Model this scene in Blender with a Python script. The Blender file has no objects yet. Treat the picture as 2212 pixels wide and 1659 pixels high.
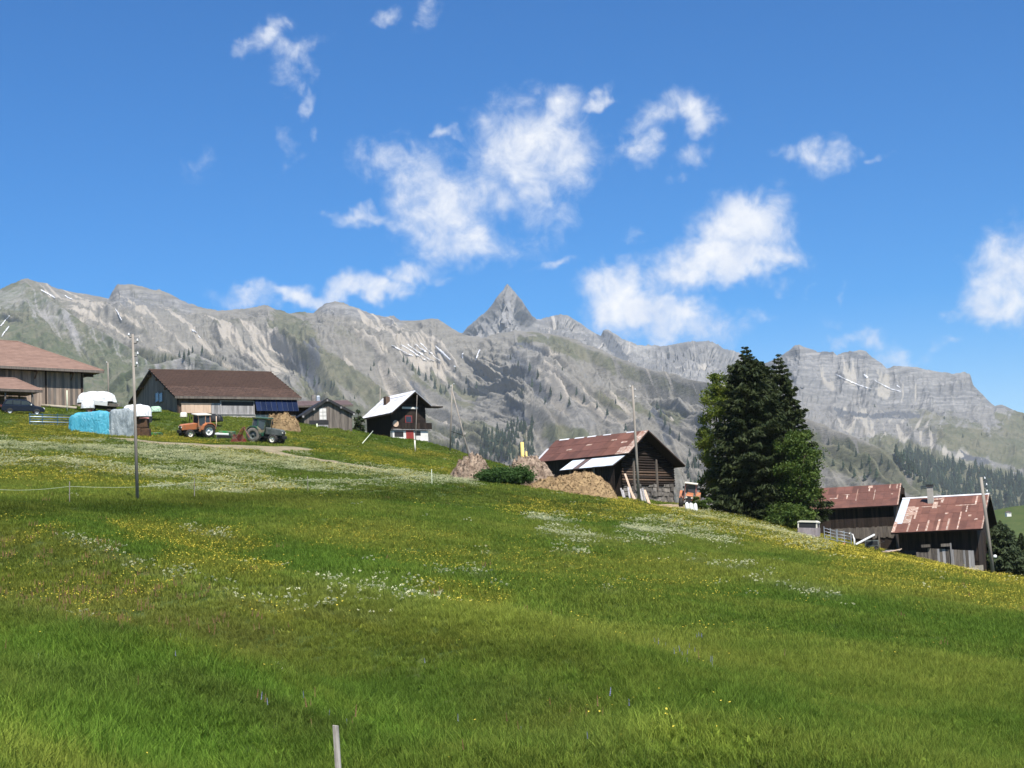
import bpy, bmesh, math, random
import numpy as np
from mathutils import Vector, Matrix
from mathutils.bvhtree import BVHTree

# ------------------------------------------------------------------ camera, sky, sun, exposure
SC = bpy.context.scene
COL = SC.collection
random.seed(7)
RNG = np.random.default_rng(7)

FPX, CX, CY = 3404.0, 1106.0, 829.5            # focal length and centre in units of a 2212-wide frame
PITCH = math.atan((1220 - 829.5) / FPX)
ROLL = math.radians(-2.5)
cam_d = bpy.data.cameras.new('camera')
cam = bpy.data.objects.new('camera', cam_d)
COL.objects.link(cam)
SC.camera = cam
cam_d.sensor_width = 36.0
cam_d.lens = 36.0 * FPX / 2212.0
cam_d.clip_start = 0.5
cam_d.clip_end = 40000.0
EYE = Vector((0, 0, 1.7))
CAM_R = Matrix.Rotation(math.pi / 2 + PITCH, 3, 'X') @ Matrix.Rotation(ROLL, 3, 'Z')
cam.matrix_world = Matrix.Translation(EYE) @ CAM_R.to_4x4()

SUN_EL = math.radians(57)
SUN_H = Vector((0.38, -0.925, 0)).normalized()  # sun stands behind the camera, to the right
SUN_DIR = Vector((SUN_H.x * math.cos(SUN_EL), SUN_H.y * math.cos(SUN_EL), math.sin(SUN_EL)))
sl = bpy.data.lights.new('sun', 'SUN')
sl.energy = 4.6
sl.angle = math.radians(0.53)
sl.color = (1.0, 0.955, 0.88)
so = bpy.data.objects.new('sun', sl)
COL.objects.link(so)
so.rotation_euler = (-SUN_DIR).to_track_quat('-Z', 'Y').to_euler()

SC.view_settings.view_transform = 'Standard'
SC.view_settings.look = 'None'
SC.view_settings.exposure = 0.80
SC.view_settings.gamma = 1.0
SC.view_settings.use_curve_mapping = False
SC.render.engine = 'CYCLES'
SC.cycles.use_denoising = True
SC.cycles.denoiser = 'OPENIMAGEDENOISE'
SC.cycles.max_bounces = 6
SC.cycles.diffuse_bounces = 2
SC.cycles.glossy_bounces = 2
SC.cycles.transmission_bounces = 3
SC.cycles.volume_bounces = 1
SC.cycles.transparent_max_bounces = 6
SC.cycles.sample_clamp_indirect = 6.0
SC.cycles.use_adaptive_sampling = True
SC.cycles.adaptive_threshold = 0.01


def px_ray(x, y):
    return CAM_R @ Vector(((x - CX) / FPX, -(y - CY) / FPX, -1.0))


def at(x, y, depth):
    d = px_ray(x, y)
    return EYE + d * (depth / d.y)


def proj_np(P):
    R = np.array(CAM_R)
    q = (P - np.array(EYE)) @ R
    return CX + FPX * q[:, 0] / -q[:, 2], CY - FPX * q[:, 1] / -q[:, 2]


# clouds: centre x, centre y, half width, half height, tilt, thickness (directions in the sky)
CLOUDS = [
    (572, 78, 55, 30, 35, .68), (648, 100, 66, 30, 15, .62), (640, 150, 42, 46, 0, .6), (658, 215, 16, 48, -8, .62), (620, 310, 22, 55, 0, .5),
    (690, 285, 16, 38, 15, .34), (630, 350, 36, 20, 0, .36), (840, 28, 42, 22, 20, .5), (925, 25, 34, 45, -20, .5), (425, 360, 60, 45, 0, .3),
    (1150, 330, 130, 105, 0, .95), (1185, 250, 80, 42, 20, .8), (1290, 218, 42, 20, 28, .8), (970, 285, 28, 16, 0, .55), (1060, 270, 50, 30, 10, .6),
    (890, 370, 120, 62, -10, .75), (960, 445, 105, 80, 0, .95), (1060, 430, 70, 50, 20, .7), (1000, 525, 125, 52, -8, .92), (800, 335, 48, 32, -30, .55), (780, 470, 95, 22, -5, .7),
    (890, 590, 58, 34, 0, .95), (800, 622, 140, 26, 6, .95), (670, 640, 130, 22, 4, .88), (545, 640, 70, 24, -5, .75), (1180, 575, 70, 16, 22, .42), (1180, 460, 70, 70, 0, .5),
    (1505, 235, 62, 44, -20, .85), (1400, 265, 58, 30, 18, .62), (1385, 325, 48, 42, 0, .7), (1495, 335, 64, 36, 10, .58), (1455, 390, 36, 20, 0, .4),
    (1738, 332, 44, 34, -20, .7), (1806, 328, 40, 34, 28, .7), (1893, 345, 28, 14, 0, .42), (1600, 498, 88, 72, 25, 1.1), (1530, 562, 130, 52, 15, 1.1),
    (1640, 548, 88, 36, -15, 1.0), (1345, 645, 80, 60, -20, 1.1), (1430, 690, 130, 50, -8, 1.1), (1370, 512, 30, 20, 0, .5), (1705, 560, 34, 20, -30, .65),
    (1655, 682, 62, 22, 0, .42), (1700, 615, 24, 20, 0, .4), (1750, 635, 15, 15, 0, .36), (1800, 690, 26, 20, 0, .34), (1825, 640, 14, 26, 0, .3),
    (1850, 740, 88, 26, -5, .6), (1925, 770, 36, 32, -30, .6), (2010, 755, 50, 20, 22, .46), (2062, 735, 26, 18, 0, .46), (2060, 680, 36, 18, 0, .34),
    (2140, 545, 80, 36, 18, .66), (2195, 600, 80, 95, 0, 1.0), (2185, 662, 75, 42, 0, .9), (2290, 600, 110, 120, 0, 1.0),
]


def build_world():
    w = bpy.data.worlds.new('World')
    SC.world = w
    w.use_nodes = True
    nt = w.node_tree
    nt.nodes.clear()
    N, K = nt.nodes.new, nt.links.new

    def math_(op, a, b=None, clamp=False):
        n = N('ShaderNodeMath')
        n.operation = op
        n.use_clamp = clamp
        for i, v in enumerate((a, b)):
            if v is None:
                continue
            if isinstance(v, (int, float)):
                n.inputs[i].default_value = v
            else:
                K(v, n.inputs[i])
        return n.outputs[0]

    sky = N('ShaderNodeTexSky')
    sky.sky_type = 'NISHITA'
    sky.sun_disc = False
    sky.sun_elevation = SUN_EL
    sky.sun_rotation = math.atan2(SUN_H.x, SUN_H.y)
    sky.altitude = 1500
    sky.air_density = 1.0
    sky.dust_density = 0.7
    sky.ozone_density = 3.0
    hs = N('ShaderNodeHueSaturation')
    hs.inputs['Hue'].default_value = 0.507
    hs.inputs['Saturation'].default_value = 1.66
    hs.inputs['Value'].default_value = 1.0
    K(sky.outputs[0], hs.inputs['Color'])

    tc = N('ShaderNodeTexCoord')
    sep = N('ShaderNodeSeparateXYZ')
    K(tc.outputs['Generated'], sep.inputs[0])
    az = math_('ARCTAN2', sep.outputs[0], sep.outputs[1])
    el = math_('ARCSINE', sep.outputs[2])
    ae = N('ShaderNodeCombineXYZ')
    K(az, ae.inputs[0])
    K(el, ae.inputs[1])

    def noise(scale, detail, rough=0.55, seed=0.0, dist=0.0):
        mp = N('ShaderNodeMapping')
        mp.inputs['Location'].default_value = (seed, seed * .7, seed * .3)
        K(ae.outputs[0], mp.inputs[0])
        n = N('ShaderNodeTexNoise')
        n.inputs['Scale'].default_value = scale
        n.inputs['Detail'].default_value = detail
        n.inputs['Roughness'].default_value = rough
        n.inputs['Distortion'].default_value = dist
        K(mp.outputs[0], n.inputs['Vector'])
        return n

    wn = noise(34, 3, .6, 3.1)
    sub = N('ShaderNodeVectorMath')
    sub.operation = 'SUBTRACT'
    K(wn.outputs['Color'], sub.inputs[0])
    sub.inputs[1].default_value = (.5, .5, .5)
    scl = N('ShaderNodeVectorMath')
    scl.operation = 'SCALE'
    scl.inputs['Scale'].default_value = 0.034
    K(sub.outputs[0], scl.inputs[0])
    add = N('ShaderNodeVectorMath')
    add.operation = 'ADD'
    K(ae.outputs[0], add.inputs[0])
    K(scl.outputs[0], add.inputs[1])

    tot = None
    for (x, y, rx, ry, rot, st) in CLOUDS:
        d = px_ray(x, y).normalized()
        a0, e0 = math.atan2(d.x, d.y), math.asin(d.z)
        mp = N('ShaderNodeMapping')
        mp.vector_type = 'TEXTURE'
        mp.inputs['Location'].default_value = (a0, e0, 0)
        mp.inputs['Rotation'].default_value = (0, 0, math.radians(rot) - ROLL * 0 - math.radians(2.5))
        mp.inputs['Scale'].default_value = (rx / FPX * 1.25, ry / FPX * 1.18, 1)
        q = min(st / 1.1, 1.0)
        t = .5 - math.sin(math.asin(1 - 2 * q) / 3)          # inverse smoothstep
        mp.inputs['Location'].default_value = (a0, e0, 1.55 - 1.4 * min(t, 1.0))
        K(add.outputs[0], mp.inputs[0])
        ln = N('ShaderNodeVectorMath')
        ln.operation = 'LENGTH'
        K(mp.outputs[0], ln.inputs[0])
        if tot is None:
            tot = ln.outputs['Value']
        else:
            n = N('ShaderNodeMath')                           # soft union of the blobs
            n.operation = 'SMOOTH_MIN'
            K(tot, n.inputs[0])
            K(ln.outputs['Value'], n.inputs[1])
            n.inputs[2].default_value = 0.18
            tot = n.outputs[0]
    m = N('ShaderNodeMapRange')
    m.interpolation_type = 'SMOOTHSTEP'
    m.inputs['From Min'].default_value = 1.55
    m.inputs['From Max'].default_value = 0.15
    m.inputs['To Min'].default_value = 0
    m.inputs['To Max'].default_value = 1.1
    K(tot, m.inputs['Value'])
    tot = m.outputs[0]
    # the same kind of fair-weather cumulus goes on all round the sky
    ring = math_('ABSOLUTE', az)
    mr = N('ShaderNodeMapRange')
    mr.inputs['From Min'].default_value = 0.40
    mr.inputs['From Max'].default_value = 0.55
    K(ring, mr.inputs['Value'])
    mr2 = N('ShaderNodeMapRange')
    mr2.inputs['From Min'].default_value = 0.40
    mr2.inputs['From Max'].default_value = 0.55
    K(el, mr2.inputs['Value'])
    out = math_('MAXIMUM', mr.outputs[0], mr2.outputs[0])
    big = noise(7, 3, .5, 11.0)
    bm = N('ShaderNodeMapRange')
    bm.inputs['From Min'].default_value = 0.56
    bm.inputs['From Max'].default_value = 0.70
    K(big.outputs['Fac'], bm.inputs['Value'])
    tot = math_('MAXIMUM', tot, math_('MULTIPLY', bm.outputs[0], out))

    f1 = noise(52, 8, .64, 0.4, .3)
    dens = math_('ADD', math_('MULTIPLY', tot, 1.55), math_('MULTIPLY', math_('SUBTRACT', f1.outputs['Fac'], 0.52), 2.4))
    al = N('ShaderNodeMapRange')
    al.interpolation_type = 'SMOOTHSTEP'
    al.inputs['From Min'].default_value = 0.10
    al.inputs['From Max'].default_value = 1.75
    K(dens, al.inputs['Value'])
    gate = N('ShaderNodeMapRange')
    gate.inputs['From Min'].default_value = 0.02
    gate.inputs['From Max'].default_value = 0.22
    K(tot, gate.inputs['Value'])
    alpha = math_('MULTIPLY', al.outputs[0], gate.outputs[0])
    f2 = noise(42, 3, .55, 7.7, .3)
    core = math_('ADD', math_('MULTIPLY', dens, 0.42), math_('MULTIPLY', math_('SUBTRACT', f2.outputs['Fac'], .5), 1.5), clamp=True)
    cc = N('ShaderNodeMix')
    cc.data_type = 'RGBA'
    K(core, cc.inputs[0])
    cc.inputs[6].default_value = (4.0, 4.7, 6.2, 1)
    cc.inputs[7].default_value = (7.0, 7.05, 7.2, 1)
    mix = N('ShaderNodeMix')
    mix.data_type = 'RGBA'
    K(alpha, mix.inputs[0])
    K(hs.outputs[0], mix.inputs[6])
    K(cc.outputs[2], mix.inputs[7])
    bg = N('ShaderNodeBackground')
    bg.inputs['Strength'].default_value = SKY_STRENGTH
    K(mix.outputs[2], bg.inputs['Color'])
    o = N('ShaderNodeOutputWorld')
    K(bg.outputs[0], o.inputs['Surface'])


SKY_STRENGTH = 0.083
build_world()
SC.world.cycles.sampling_method = 'NONE'      # a smooth sky: picked up by the bounces alone

# ------------------------------------------------------------------ helpers
def tag(o, label=None, cat=None, group=None, kind=None):
    if label: o['label'] = label
    if cat: o['category'] = cat
    if group: o['group'] = group
    if kind: o['kind'] = kind
    return o


def link(o, parent=None):
    COL.objects.link(o)
    if parent is not None:
        o.parent = parent
    return o


def empty(name, loc, rz=0.0, label=None, cat=None, group=None):
    o = bpy.data.objects.new(name, None)
    link(o)
    o.empty_display_size = .2
    o.location = loc
    o.rotation_euler = (0, 0, rz)
    return tag(o, label, cat, group)


def mesh_np(name, V, Fc, smooth=False):
    me = bpy.data.meshes.new(name)
    me.from_pydata([tuple(v) for v in V] if not isinstance(V, list) else V, [], Fc if isinstance(Fc, list) else [tuple(f) for f in Fc])
    if smooth:
        me.polygons.foreach_set('use_smooth', [True] * len(me.polygons))
    me.update()
    return me


def fast_mesh(name, V, Q, smooth=False):
    """V (n,3) float, Q (m,k) int"""
    me = bpy.data.meshes.new(name)
    V = np.ascontiguousarray(V, dtype=np.float32)
    Q = np.ascontiguousarray(Q, dtype=np.int32)
    me.vertices.add(len(V))
    me.vertices.foreach_set('co', V.ravel())
    k = Q.shape[1]
    me.loops.add(Q.size)
    me.loops.foreach_set('vertex_index', Q.ravel())
    me.polygons.add(len(Q))
    me.polygons.foreach_set('loop_start', np.arange(len(Q), dtype=np.int32) * k)
    me.polygons.foreach_set('loop_total', np.full(len(Q), k, dtype=np.int32))
    if smooth:
        me.polygons.foreach_set('use_smooth', np.ones(len(Q), dtype=bool))
    me.update()
    me.validate()
    return me


def obj(name, me, mat, parent=None, loc=None, rot=None, scale=None):
    if mat is not None and len(me.materials) == 0:
        me.materials.append(mat)
    o = bpy.data.objects.new(name, me)
    link(o, parent)
    if loc is not None: o.location = loc
    if rot is not None: o.rotation_euler = rot
    if scale is not None: o.scale = scale
    return o


class MB:
    """collects simple solids into one mesh"""
    def __init__(s):
        s.v, s.f = [], []

    def add(s, V, Fc):
        n = len(s.v)
        s.v += [tuple(p) for p in V]
        s.f += [tuple(i + n for i in f) for f in Fc]
        return s

    def box(s, x0, x1, y0, y1, z0, z1):
        return s.add([(x0, y0, z0), (x1, y0, z0), (x1, y1, z0), (x0, y1, z0), (x0, y0, z1), (x1, y0, z1), (x1, y1, z1), (x0, y1, z1)],
                     [(0, 3, 2, 1), (4, 5, 6, 7), (0, 1, 5, 4), (1, 2, 6, 5), (2, 3, 7, 6), (3, 0, 4, 7)])

    def prism(s, prof, y0, y1):
        """profile in x,z extruded along y"""
        n = len(prof)
        V = [(x, y0, z) for x, z in prof] + [(x, y1, z) for x, z in prof]
        Fc = [tuple(range(n)), tuple(range(2 * n - 1, n - 1, -1))] + [(i, i + n, (i + 1) % n + n, (i + 1) % n) for i in range(n)]
        return s.add(V, Fc)

    def tube(s, pts, rads, n=8, cap=True):
        pts = [Vector(p) for p in pts]
        if not hasattr(rads, '__len__'): rads = [rads] * len(pts)
        rings = []
        for i, p in enumerate(pts):
            t = (pts[min(i + 1, len(pts) - 1)] - pts[max(i - 1, 0)]).normalized()
            a = t.orthogonal().normalized() if abs(t.z) < .95 else Vector((1, 0, 0)).cross(t).normalized()
            b = t.cross(a)
            rings.append([p + (a * math.cos(k * 2 * math.pi / n) + b * math.sin(k * 2 * math.pi / n)) * rads[i] for k in range(n)])
        V = [q for r in rings for q in r]
        Fc = []
        for i in range(len(pts) - 1):
            for k in range(n):
                Fc.append((i * n + k, i * n + (k + 1) % n, (i + 1) * n + (k + 1) % n, (i + 1) * n + k))
        if cap:
            Fc += [tuple(range(n - 1, -1, -1)), tuple((len(pts) - 1) * n + k for k in range(n))]
        return s.add(V, Fc)

    def lathe(s, prof, axis='y', c=(0, 0, 0), n=20):
        """profile (radius, offset along axis)"""
        V = []
        for r, h in prof:
            for k in range(n):
                a = k * 2 * math.pi / n
                u, w = r * math.cos(a), r * math.sin(a)
                V.append({'y': (c[0] + u, c[1] + h, c[2] + w), 'z': (c[0] + u, c[1] + w, c[2] + h), 'x': (c[0] + h, c[1] + u, c[2] + w)}[axis])
        Fc = []
        for i in range(len(prof) - 1):
            for k in range(n):
                Fc.append((i * n + k, i * n + (k + 1) % n, (i + 1) * n + (k + 1) % n, (i + 1) * n + k))
        return s.add(V, Fc)

    def build(s, name, mat, parent=None, smooth=False, bevel=0.0):
        me = bpy.data.meshes.new(name)
        me.from_pydata(s.v, [], s.f)
        bm = bmesh.new()
        bm.from_mesh(me)
        bmesh.ops.recalc_face_normals(bm, faces=bm.faces)
        if bevel > 0:
            bmesh.ops.bevel(bm, geom=list(bm.edges), offset=bevel, segments=2, affect='EDGES', profile=.6)
        bm.to_mesh(me)
        bm.free()
        if smooth:
            me.polygons.foreach_set('use_smooth', [True] * len(me.polygons))
        return obj(name, me, mat, parent)


_box_mesh = {}


def box_piece(name, parent, mat, mtx):
    """a unit box (0..1 in u and v, 0..1 in thickness) placed with a matrix; meshes are shared per material"""
    me = _box_mesh.get(mat.name)
    if me is None:
        mb = MB().box(0, 1, 0, 1, 0, 1)
        me = bpy.data.meshes.new('piece')
        me.from_pydata(mb.v, [], mb.f)
        bm = bmesh.new(); bm.from_mesh(me)
        bmesh.ops.recalc_face_normals(bm, faces=bm.faces)
        bm.to_mesh(me); bm.free()
        me.materials.append(mat)
        _box_mesh[mat.name] = me
    o = bpy.data.objects.new(name, me)
    link(o, parent)
    o.matrix_local = mtx
    return o


def frame(o, u, v, n, su=1, sv=1, sn=1):
    u, v, n = Vector(u) * su, Vector(v) * sv, Vector(n) * sn
    return Matrix(((u.x, v.x, n.x, o[0]), (u.y, v.y, n.y, o[1]), (u.z, v.z, n.z, o[2]), (0, 0, 0, 1)))


# value noise -------------------------------------------------------
def _hash(ix, iy, seed):
    h = (ix.astype(np.int64) * 374761393 + iy.astype(np.int64) * 668265263 + seed * 1442695041) & 0x7fffffff
    h = (h ^ (h >> 13)) * 1274126177 & 0x7fffffff
    return ((h ^ (h >> 16)) & 0xffff) / 65535.0


def vnoise(x, y, seed=0):
    x, y = np.asarray(x, float), np.asarray(y, float)
    ix, iy = np.floor(x), np.floor(y)
    fx, fy = x - ix, y - iy
    fx, fy = fx * fx * fx * (fx * (fx * 6 - 15) + 10), fy * fy * fy * (fy * (fy * 6 - 15) + 10)
    a, b = _hash(ix, iy, seed), _hash(ix + 1, iy, seed)
    c, d = _hash(ix, iy + 1, seed), _hash(ix + 1, iy + 1, seed)
    return (a + (b - a) * fx) * (1 - fy) + (c + (d - c) * fx) * fy


def fbm(x, y, octv=5, seed=0, gain=.5, lac=2.03):
    s, a, t = 0, 1.0, 0
    for i in range(octv):
        s = s + a * vnoise(x, y, seed + i * 17)
        t += a
        a *= gain
        x, y = x * lac + 3.7, y * lac + 1.3
    return s / t


def ridged(x, y, octv=5, seed=0, gain=.5, lac=2.05):
    s, a, t = 0, 1.0, 0
    for i in range(octv):
        n = 1 - np.abs(2 * vnoise(x, y, seed + i * 31) - 1)
        s = s + a * n * n
        t += a
        a *= gain
        x, y = x * lac + 5.1, y * lac + 2.9
    return s / t


def sstep(a, b, x):
    t = np.clip((x - a) / (b - a), 0, 1)
    return t * t * (3 - 2 * t)


# materials -----------------------------------------------------------
def lin(r, g, b):
    f = lambda c: c / 12.92 if c <= .04045 else ((c + .055) / 1.055) ** 2.4
    return (f(r / 255), f(g / 255), f(b / 255), 1)


class Mat:
    def __init__(s, name, rough=.8, metal=0.0, spec=.3):
        s.m = bpy.data.materials.new(name)
        s.m.use_nodes = True
        s.nt = s.m.node_tree
        s.b = s.nt.nodes['Principled BSDF']
        s.b.inputs['Roughness'].default_value = rough
        s.b.inputs['Metallic'].default_value = metal
        s.b.inputs['Specular IOR Level'].default_value = spec

    def N(s, t): return s.nt.nodes.new(t)
    def K(s, a, b): s.nt.links.new(a, b)

    def coord(s, kind='pos', scale=(1, 1, 1)):
        if kind == 'pos':
            src = s.N('ShaderNodeNewGeometry').outputs['Position']
        else:
            src = s.N('ShaderNodeTexCoord').outputs[kind]
        mp = s.N('ShaderNodeMapping')
        mp.inputs['Scale'].default_value = scale
        s.K(src, mp.inputs[0])
        return mp.outputs[0]

    def noise(s, vec, scale, detail=4, rough=.55, dist=0.0):
        n = s.N('ShaderNodeTexNoise')
        n.inputs['Scale'].default_value = scale
        n.inputs['Detail'].default_value = detail
        n.inputs['Roughness'].default_value = rough
        n.inputs['Distortion'].default_value = dist
        s.K(vec, n.inputs['Vector'])
        return n.outputs['Fac']

    def rng(s, v, a, b, c=0.0, d=1.0, smooth=True):
        n = s.N('ShaderNodeMapRange')
        if smooth: n.interpolation_type = 'SMOOTHSTEP'
        for k, x in zip(('From Min', 'From Max', 'To Min', 'To Max'), (a, b, c, d)):
            n.inputs[k].default_value = x
        s.K(v, n.inputs['Value'])
        return n.outputs[0]

    def mix(s, f, a, b):
        n = s.N('ShaderNodeMix')
        n.data_type = 'RGBA'
        for i, v in ((0, f), (6, a), (7, b)):
            if isinstance(v, (int, float)): n.inputs[i].default_value = v
            elif isinstance(v, tuple): n.inputs[i].default_value = v
            else: s.K(v, n.inputs[i])
        return n.outputs[2]

    def mul(s, a, b):
        n = s.N('ShaderNodeMix')
        n.data_type = 'RGBA'
        n.blend_type = 'MULTIPLY'
        n.inputs[0].default_value = 1
        for i, v in ((6, a), (7, b)):
            if isinstance(v, tuple): n.inputs[i].default_value = v
            else: s.K(v, n.inputs[i])
        return n.outputs[2]

    def math(s, op, a, b):
        n = s.N('ShaderNodeMath')
        n.operation = op
        for i, v in enumerate((a, b)):
            if isinstance(v, (int, float)): n.inputs[i].default_value = v
            else: s.K(v, n.inputs[i])
        return n.outputs[0]

    def rand(s):
        return s.N('ShaderNodeObjectInfo').outputs['Random']

    def attr(s, name, typ='GEOMETRY'):
        n = s.N('ShaderNodeAttribute')
        n.attribute_name = name
        n.attribute_type = typ
        return n

    def col(s, c):
        if isinstance(c, tuple): s.b.inputs['Base Color'].default_value = c
        else: s.K(c, s.b.inputs['Base Color'])
        return s

    def bump(s, h, strength=.4, dist=.05):
        n = s.N('ShaderNodeBump')
        n.inputs['Strength'].default_value = strength
        n.inputs['Distance'].default_value = dist
        s.K(h, n.inputs['Height'])
        s.K(n.outputs[0], s.b.inputs['Normal'])
        return s


def simple(name, c1, c2=None, scale=3.0, rough=.7, metal=0.0, bump=.0, stretch=(1, 1, 1), byobj=.0, spec=.3):
    m = Mat(name, rough, metal, spec)
    c2 = c2 or tuple([v * .75 for v in c1[:3]] + [1])
    vec = m.coord('pos', stretch)
    f = m.noise(vec, scale, 6, .6)
    c = m.mix(m.rng(f, .3, .7), c1, c2)
    if byobj > 0:
        r = m.rand()
        k = m.rng(r, 0, 1, 1 - byobj, 1 + byobj, False)
        cb = m.N('ShaderNodeCombineColor')
        for i in range(3): m.K(k, cb.inputs[i])
        c = m.mul(c, cb.outputs[0])
    m.col(c)
    if bump > 0: m.bump(f, bump, .03)
    return m.m


# ------------------------------------------------------------------ the meadow's shape
_ctrl_px = [
    (0, 1659, 17), (550, 1659, 19.5), (1100, 1659, 22), (1660, 1659, 24), (2212, 1659, 26),
    (0, 1400, 29), (550, 1400, 33), (1100, 1400, 37), (1660, 1400, 42), (2212, 1400, 47),
    (0, 1230, 50), (550, 1230, 54), (1100, 1230, 60), (1660, 1250, 68), (2212, 1320, 66),
    (0, 1150, 62), (297, 1083, 76), (0, 1085, 75), (700, 1120, 74), (1100, 1120, 88), (1500, 1150, 102),
    (700, 1062, 105), (1000, 1045, 130), (1340, 1081, 140), (1420, 1094, 146), (1500, 1106, 145), (1700, 1154, 148), (1950, 1209, 148), (2143, 1256, 135), (2280, 1280, 130),
    (70, 920, 150), (300, 947, 152), (545, 960, 150), (420, 947, 158), (0, 883, 165), (200, 880, 170), (380, 893, 176), (640, 914, 182), (760, 928, 184),
    (925, 957, 194), (960, 971, 196), (1000, 986, 197), (700, 1000, 138), (900, 1000, 158),
    (1400, 1090, 158), (1480, 1096, 166), (1640, 1124, 165), (1850, 1180, 168), (2000, 1212, 170), (2100, 1245, 172),
    (800, 957, 172), (900, 982, 176), (905, 960, 197), (850, 953, 195), (700, 962, 161), (590, 936, 166), (340, 921, 164), (40, 901, 157), (950, 990, 180), (760, 945, 174), (870, 964, 184),
    (150, 1000, 110), (500, 1010, 118), (1200, 1060, 150),
]
_C = [tuple(at(*c)) for c in _ctrl_px]
_C += [(-60, 245, 12), (0, 240, 7), (40, 230, -1), (75, 220, -12), (-60, 300, -4), (0, 300, -12), (60, 300, -28),
       (-120, 100, 13), (-120, 200, 26), (-110, 20, 6), (110, 40, -8), (115, 140, -17), (110, 220, -26), (0, 0, 0), (0, -30, -1.5), (-50, -30, 2), (60, -30, -5), (-30, 20, 2.2), (30, 20, -3)]
_C = np.array(_C)


def _tps_fit():
    S = 50.0
    X = _C[:, :2] / S
    n = len(X)
    r = np.linalg.norm(X[:, None] - X[None], axis=2)
    Kk = np.where(r > 0, r * r * np.log(r + 1e-12), 0) + np.eye(n) * 0.004
    Pm = np.hstack([np.ones((n, 1)), X])
    A = np.block([[Kk, Pm], [Pm.T, np.zeros((3, 3))]])
    return np.linalg.solve(A, np.concatenate([_C[:, 2], np.zeros(3)]))


_W = _tps_fit()
HILL = at(2230, 1104, 1350)
_FOLDS = []              # shallow banks across the near meadow: (points, height, half width)


def _fold(x, y):
    out = 0.0
    for P, A, wd in _FOLDS:
        best = np.full(x.shape, 1e9)
        side = np.zeros(x.shape)
        for (ax, ay), (bx, by) in zip(P[:-1], P[1:]):
            dx, dy = bx - ax, by - ay
            t = np.clip(((x - ax) * dx + (y - ay) * dy) / (dx * dx + dy * dy), 0, 1)
            ex, ey = x - ax - t * dx, y - ay - t * dy
            d = np.hypot(ex, ey)
            s = np.sign(dx * ey - dy * ex)
            side = np.where(d < best, s, side)
            best = np.minimum(best, d)
        sd = best * side                          # positive on the uphill side
        out = out + A * (np.exp(-(sd / wd) ** 2) - .8 * np.exp(-((sd + wd * 2.0) / (wd * 1.3)) ** 2))
    return out


def height(x, y):
    x, y = np.atleast_1d(np.asarray(x, float)), np.atleast_1d(np.asarray(y, float))
    out = np.empty(x.shape)
    S = 50.0
    for i in range(0, x.size, 20000):
        xs, ys = x.flat[i:i + 20000] / S, y.flat[i:i + 20000] / S
        r2 = (xs[:, None] - _C[None, :, 0] / S) ** 2 + (ys[:, None] - _C[None, :, 1] / S) ** 2
        k = np.where(r2 > 0, .5 * r2 * np.log(r2 + 1e-24), 0)
        out.flat[i:i + 20000] = k @ _W[:-3] + _W[-3] + _W[-2] * xs + _W[-1] * ys
    out = out + (fbm(x / 9, y / 9, 3, 5) - .5) * .5 * sstep(4, 15, np.hypot(x, y)) + (fbm(x / 2.2, y / 2.2, 2, 9) - .5) * .16
    if _FOLDS: out = out + _fold(x, y)
    w = (1 - sstep(225, 520, y)) * (1 - sstep(120, 420, np.abs(x))) * (1 - sstep(40, 300, -y))
    far = -170 + 60 * (fbm(x / 900, y / 900, 4, 21) - .5)
    far = far + (HILL.z + 172) * np.exp(-(((x - HILL.x - 30) / 420) ** 2 + ((y - HILL.y) / 260) ** 2))
    return out * w + far * (1 - w)


def hz(x, y):
    return float(height(x, y)[0])


def gp(px, py, d0=12.0, d1=230.0):
    """where the line of sight through a picture point meets the meadow"""
    d = px_ray(px, py)
    d = d / d.y
    ts = np.linspace(d0, d1, 900)
    zz = EYE.z + d.z * ts - height(EYE.x + d.x * ts, ts)
    idx = np.nonzero(zz < 0)[0]
    t = ts[idx[0]] if len(idx) else d1
    p = EYE + d * t
    return Vector((p.x, p.y, hz(p.x, p.y)))


def gd(px, depth):
    """a point of the meadow below picture column px at a given depth"""
    p = at(px, 1100, depth)
    return Vector((p.x, p.y, hz(p.x, p.y)))


_f1 = [tuple(gp(*q)[:2]) for q in ((-120, 1120), (130, 1165), (330, 1232), (620, 1310), (900, 1362), (1200, 1440), (1480, 1560), (1600, 1680))]
_f2 = [tuple(gp(*q)[:2]) for q in ((-120, 1335), (150, 1350), (360, 1400), (560, 1455), (800, 1540), (1050, 1660))]
_FOLDS = [(_f1, .75, 2.8), (_f2, .42, 1.7)]
# ------------------------------------------------------------------ ground
def grow(a, b, step, lim):
    v = list(np.arange(a, b + .01, step))
    s = step
    while v[-1] < lim:
        s *= 1.13
        v.append(v[-1] + s)
    return v


ys_ = sorted(set([-y for y in grow(30, 30, 2.0, 3000)] + grow(-30, 212, 1.0, 13000)))
xr = grow(0, 92, 1.0, 9000)
xs_ = sorted(set([-v for v in xr] + xr))
gx, gy = np.meshgrid(np.array(xs_), np.array(ys_))
gz = height(gx.ravel(), gy.ravel())
nx_, ny_ = len(xs_), len(ys_)
ii = np.arange(nx_ * ny_).reshape(ny_, nx_)
GQ = np.stack([ii[:-1, :-1], ii[:-1, 1:], ii[1:, 1:], ii[1:, :-1]], -1).reshape(-1, 4)


def ground_mat():
    m = Mat('meadow_soil_and_turf', .95, 0, .1)
    v = m.coord('pos')
    a = m.noise(v, .12, 5, .6)
    b = m.noise(v, 1.6, 6, .65)
    c = m.mix(m.rng(a, .35, .65), (.062, .09, .022, 1), (.095, .11, .032, 1))
    c = m.mix(m.rng(b, .35, .7), c, (.035, .06, .012, 1))
    return m.col(c).bump(b, .6, .15).m


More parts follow.
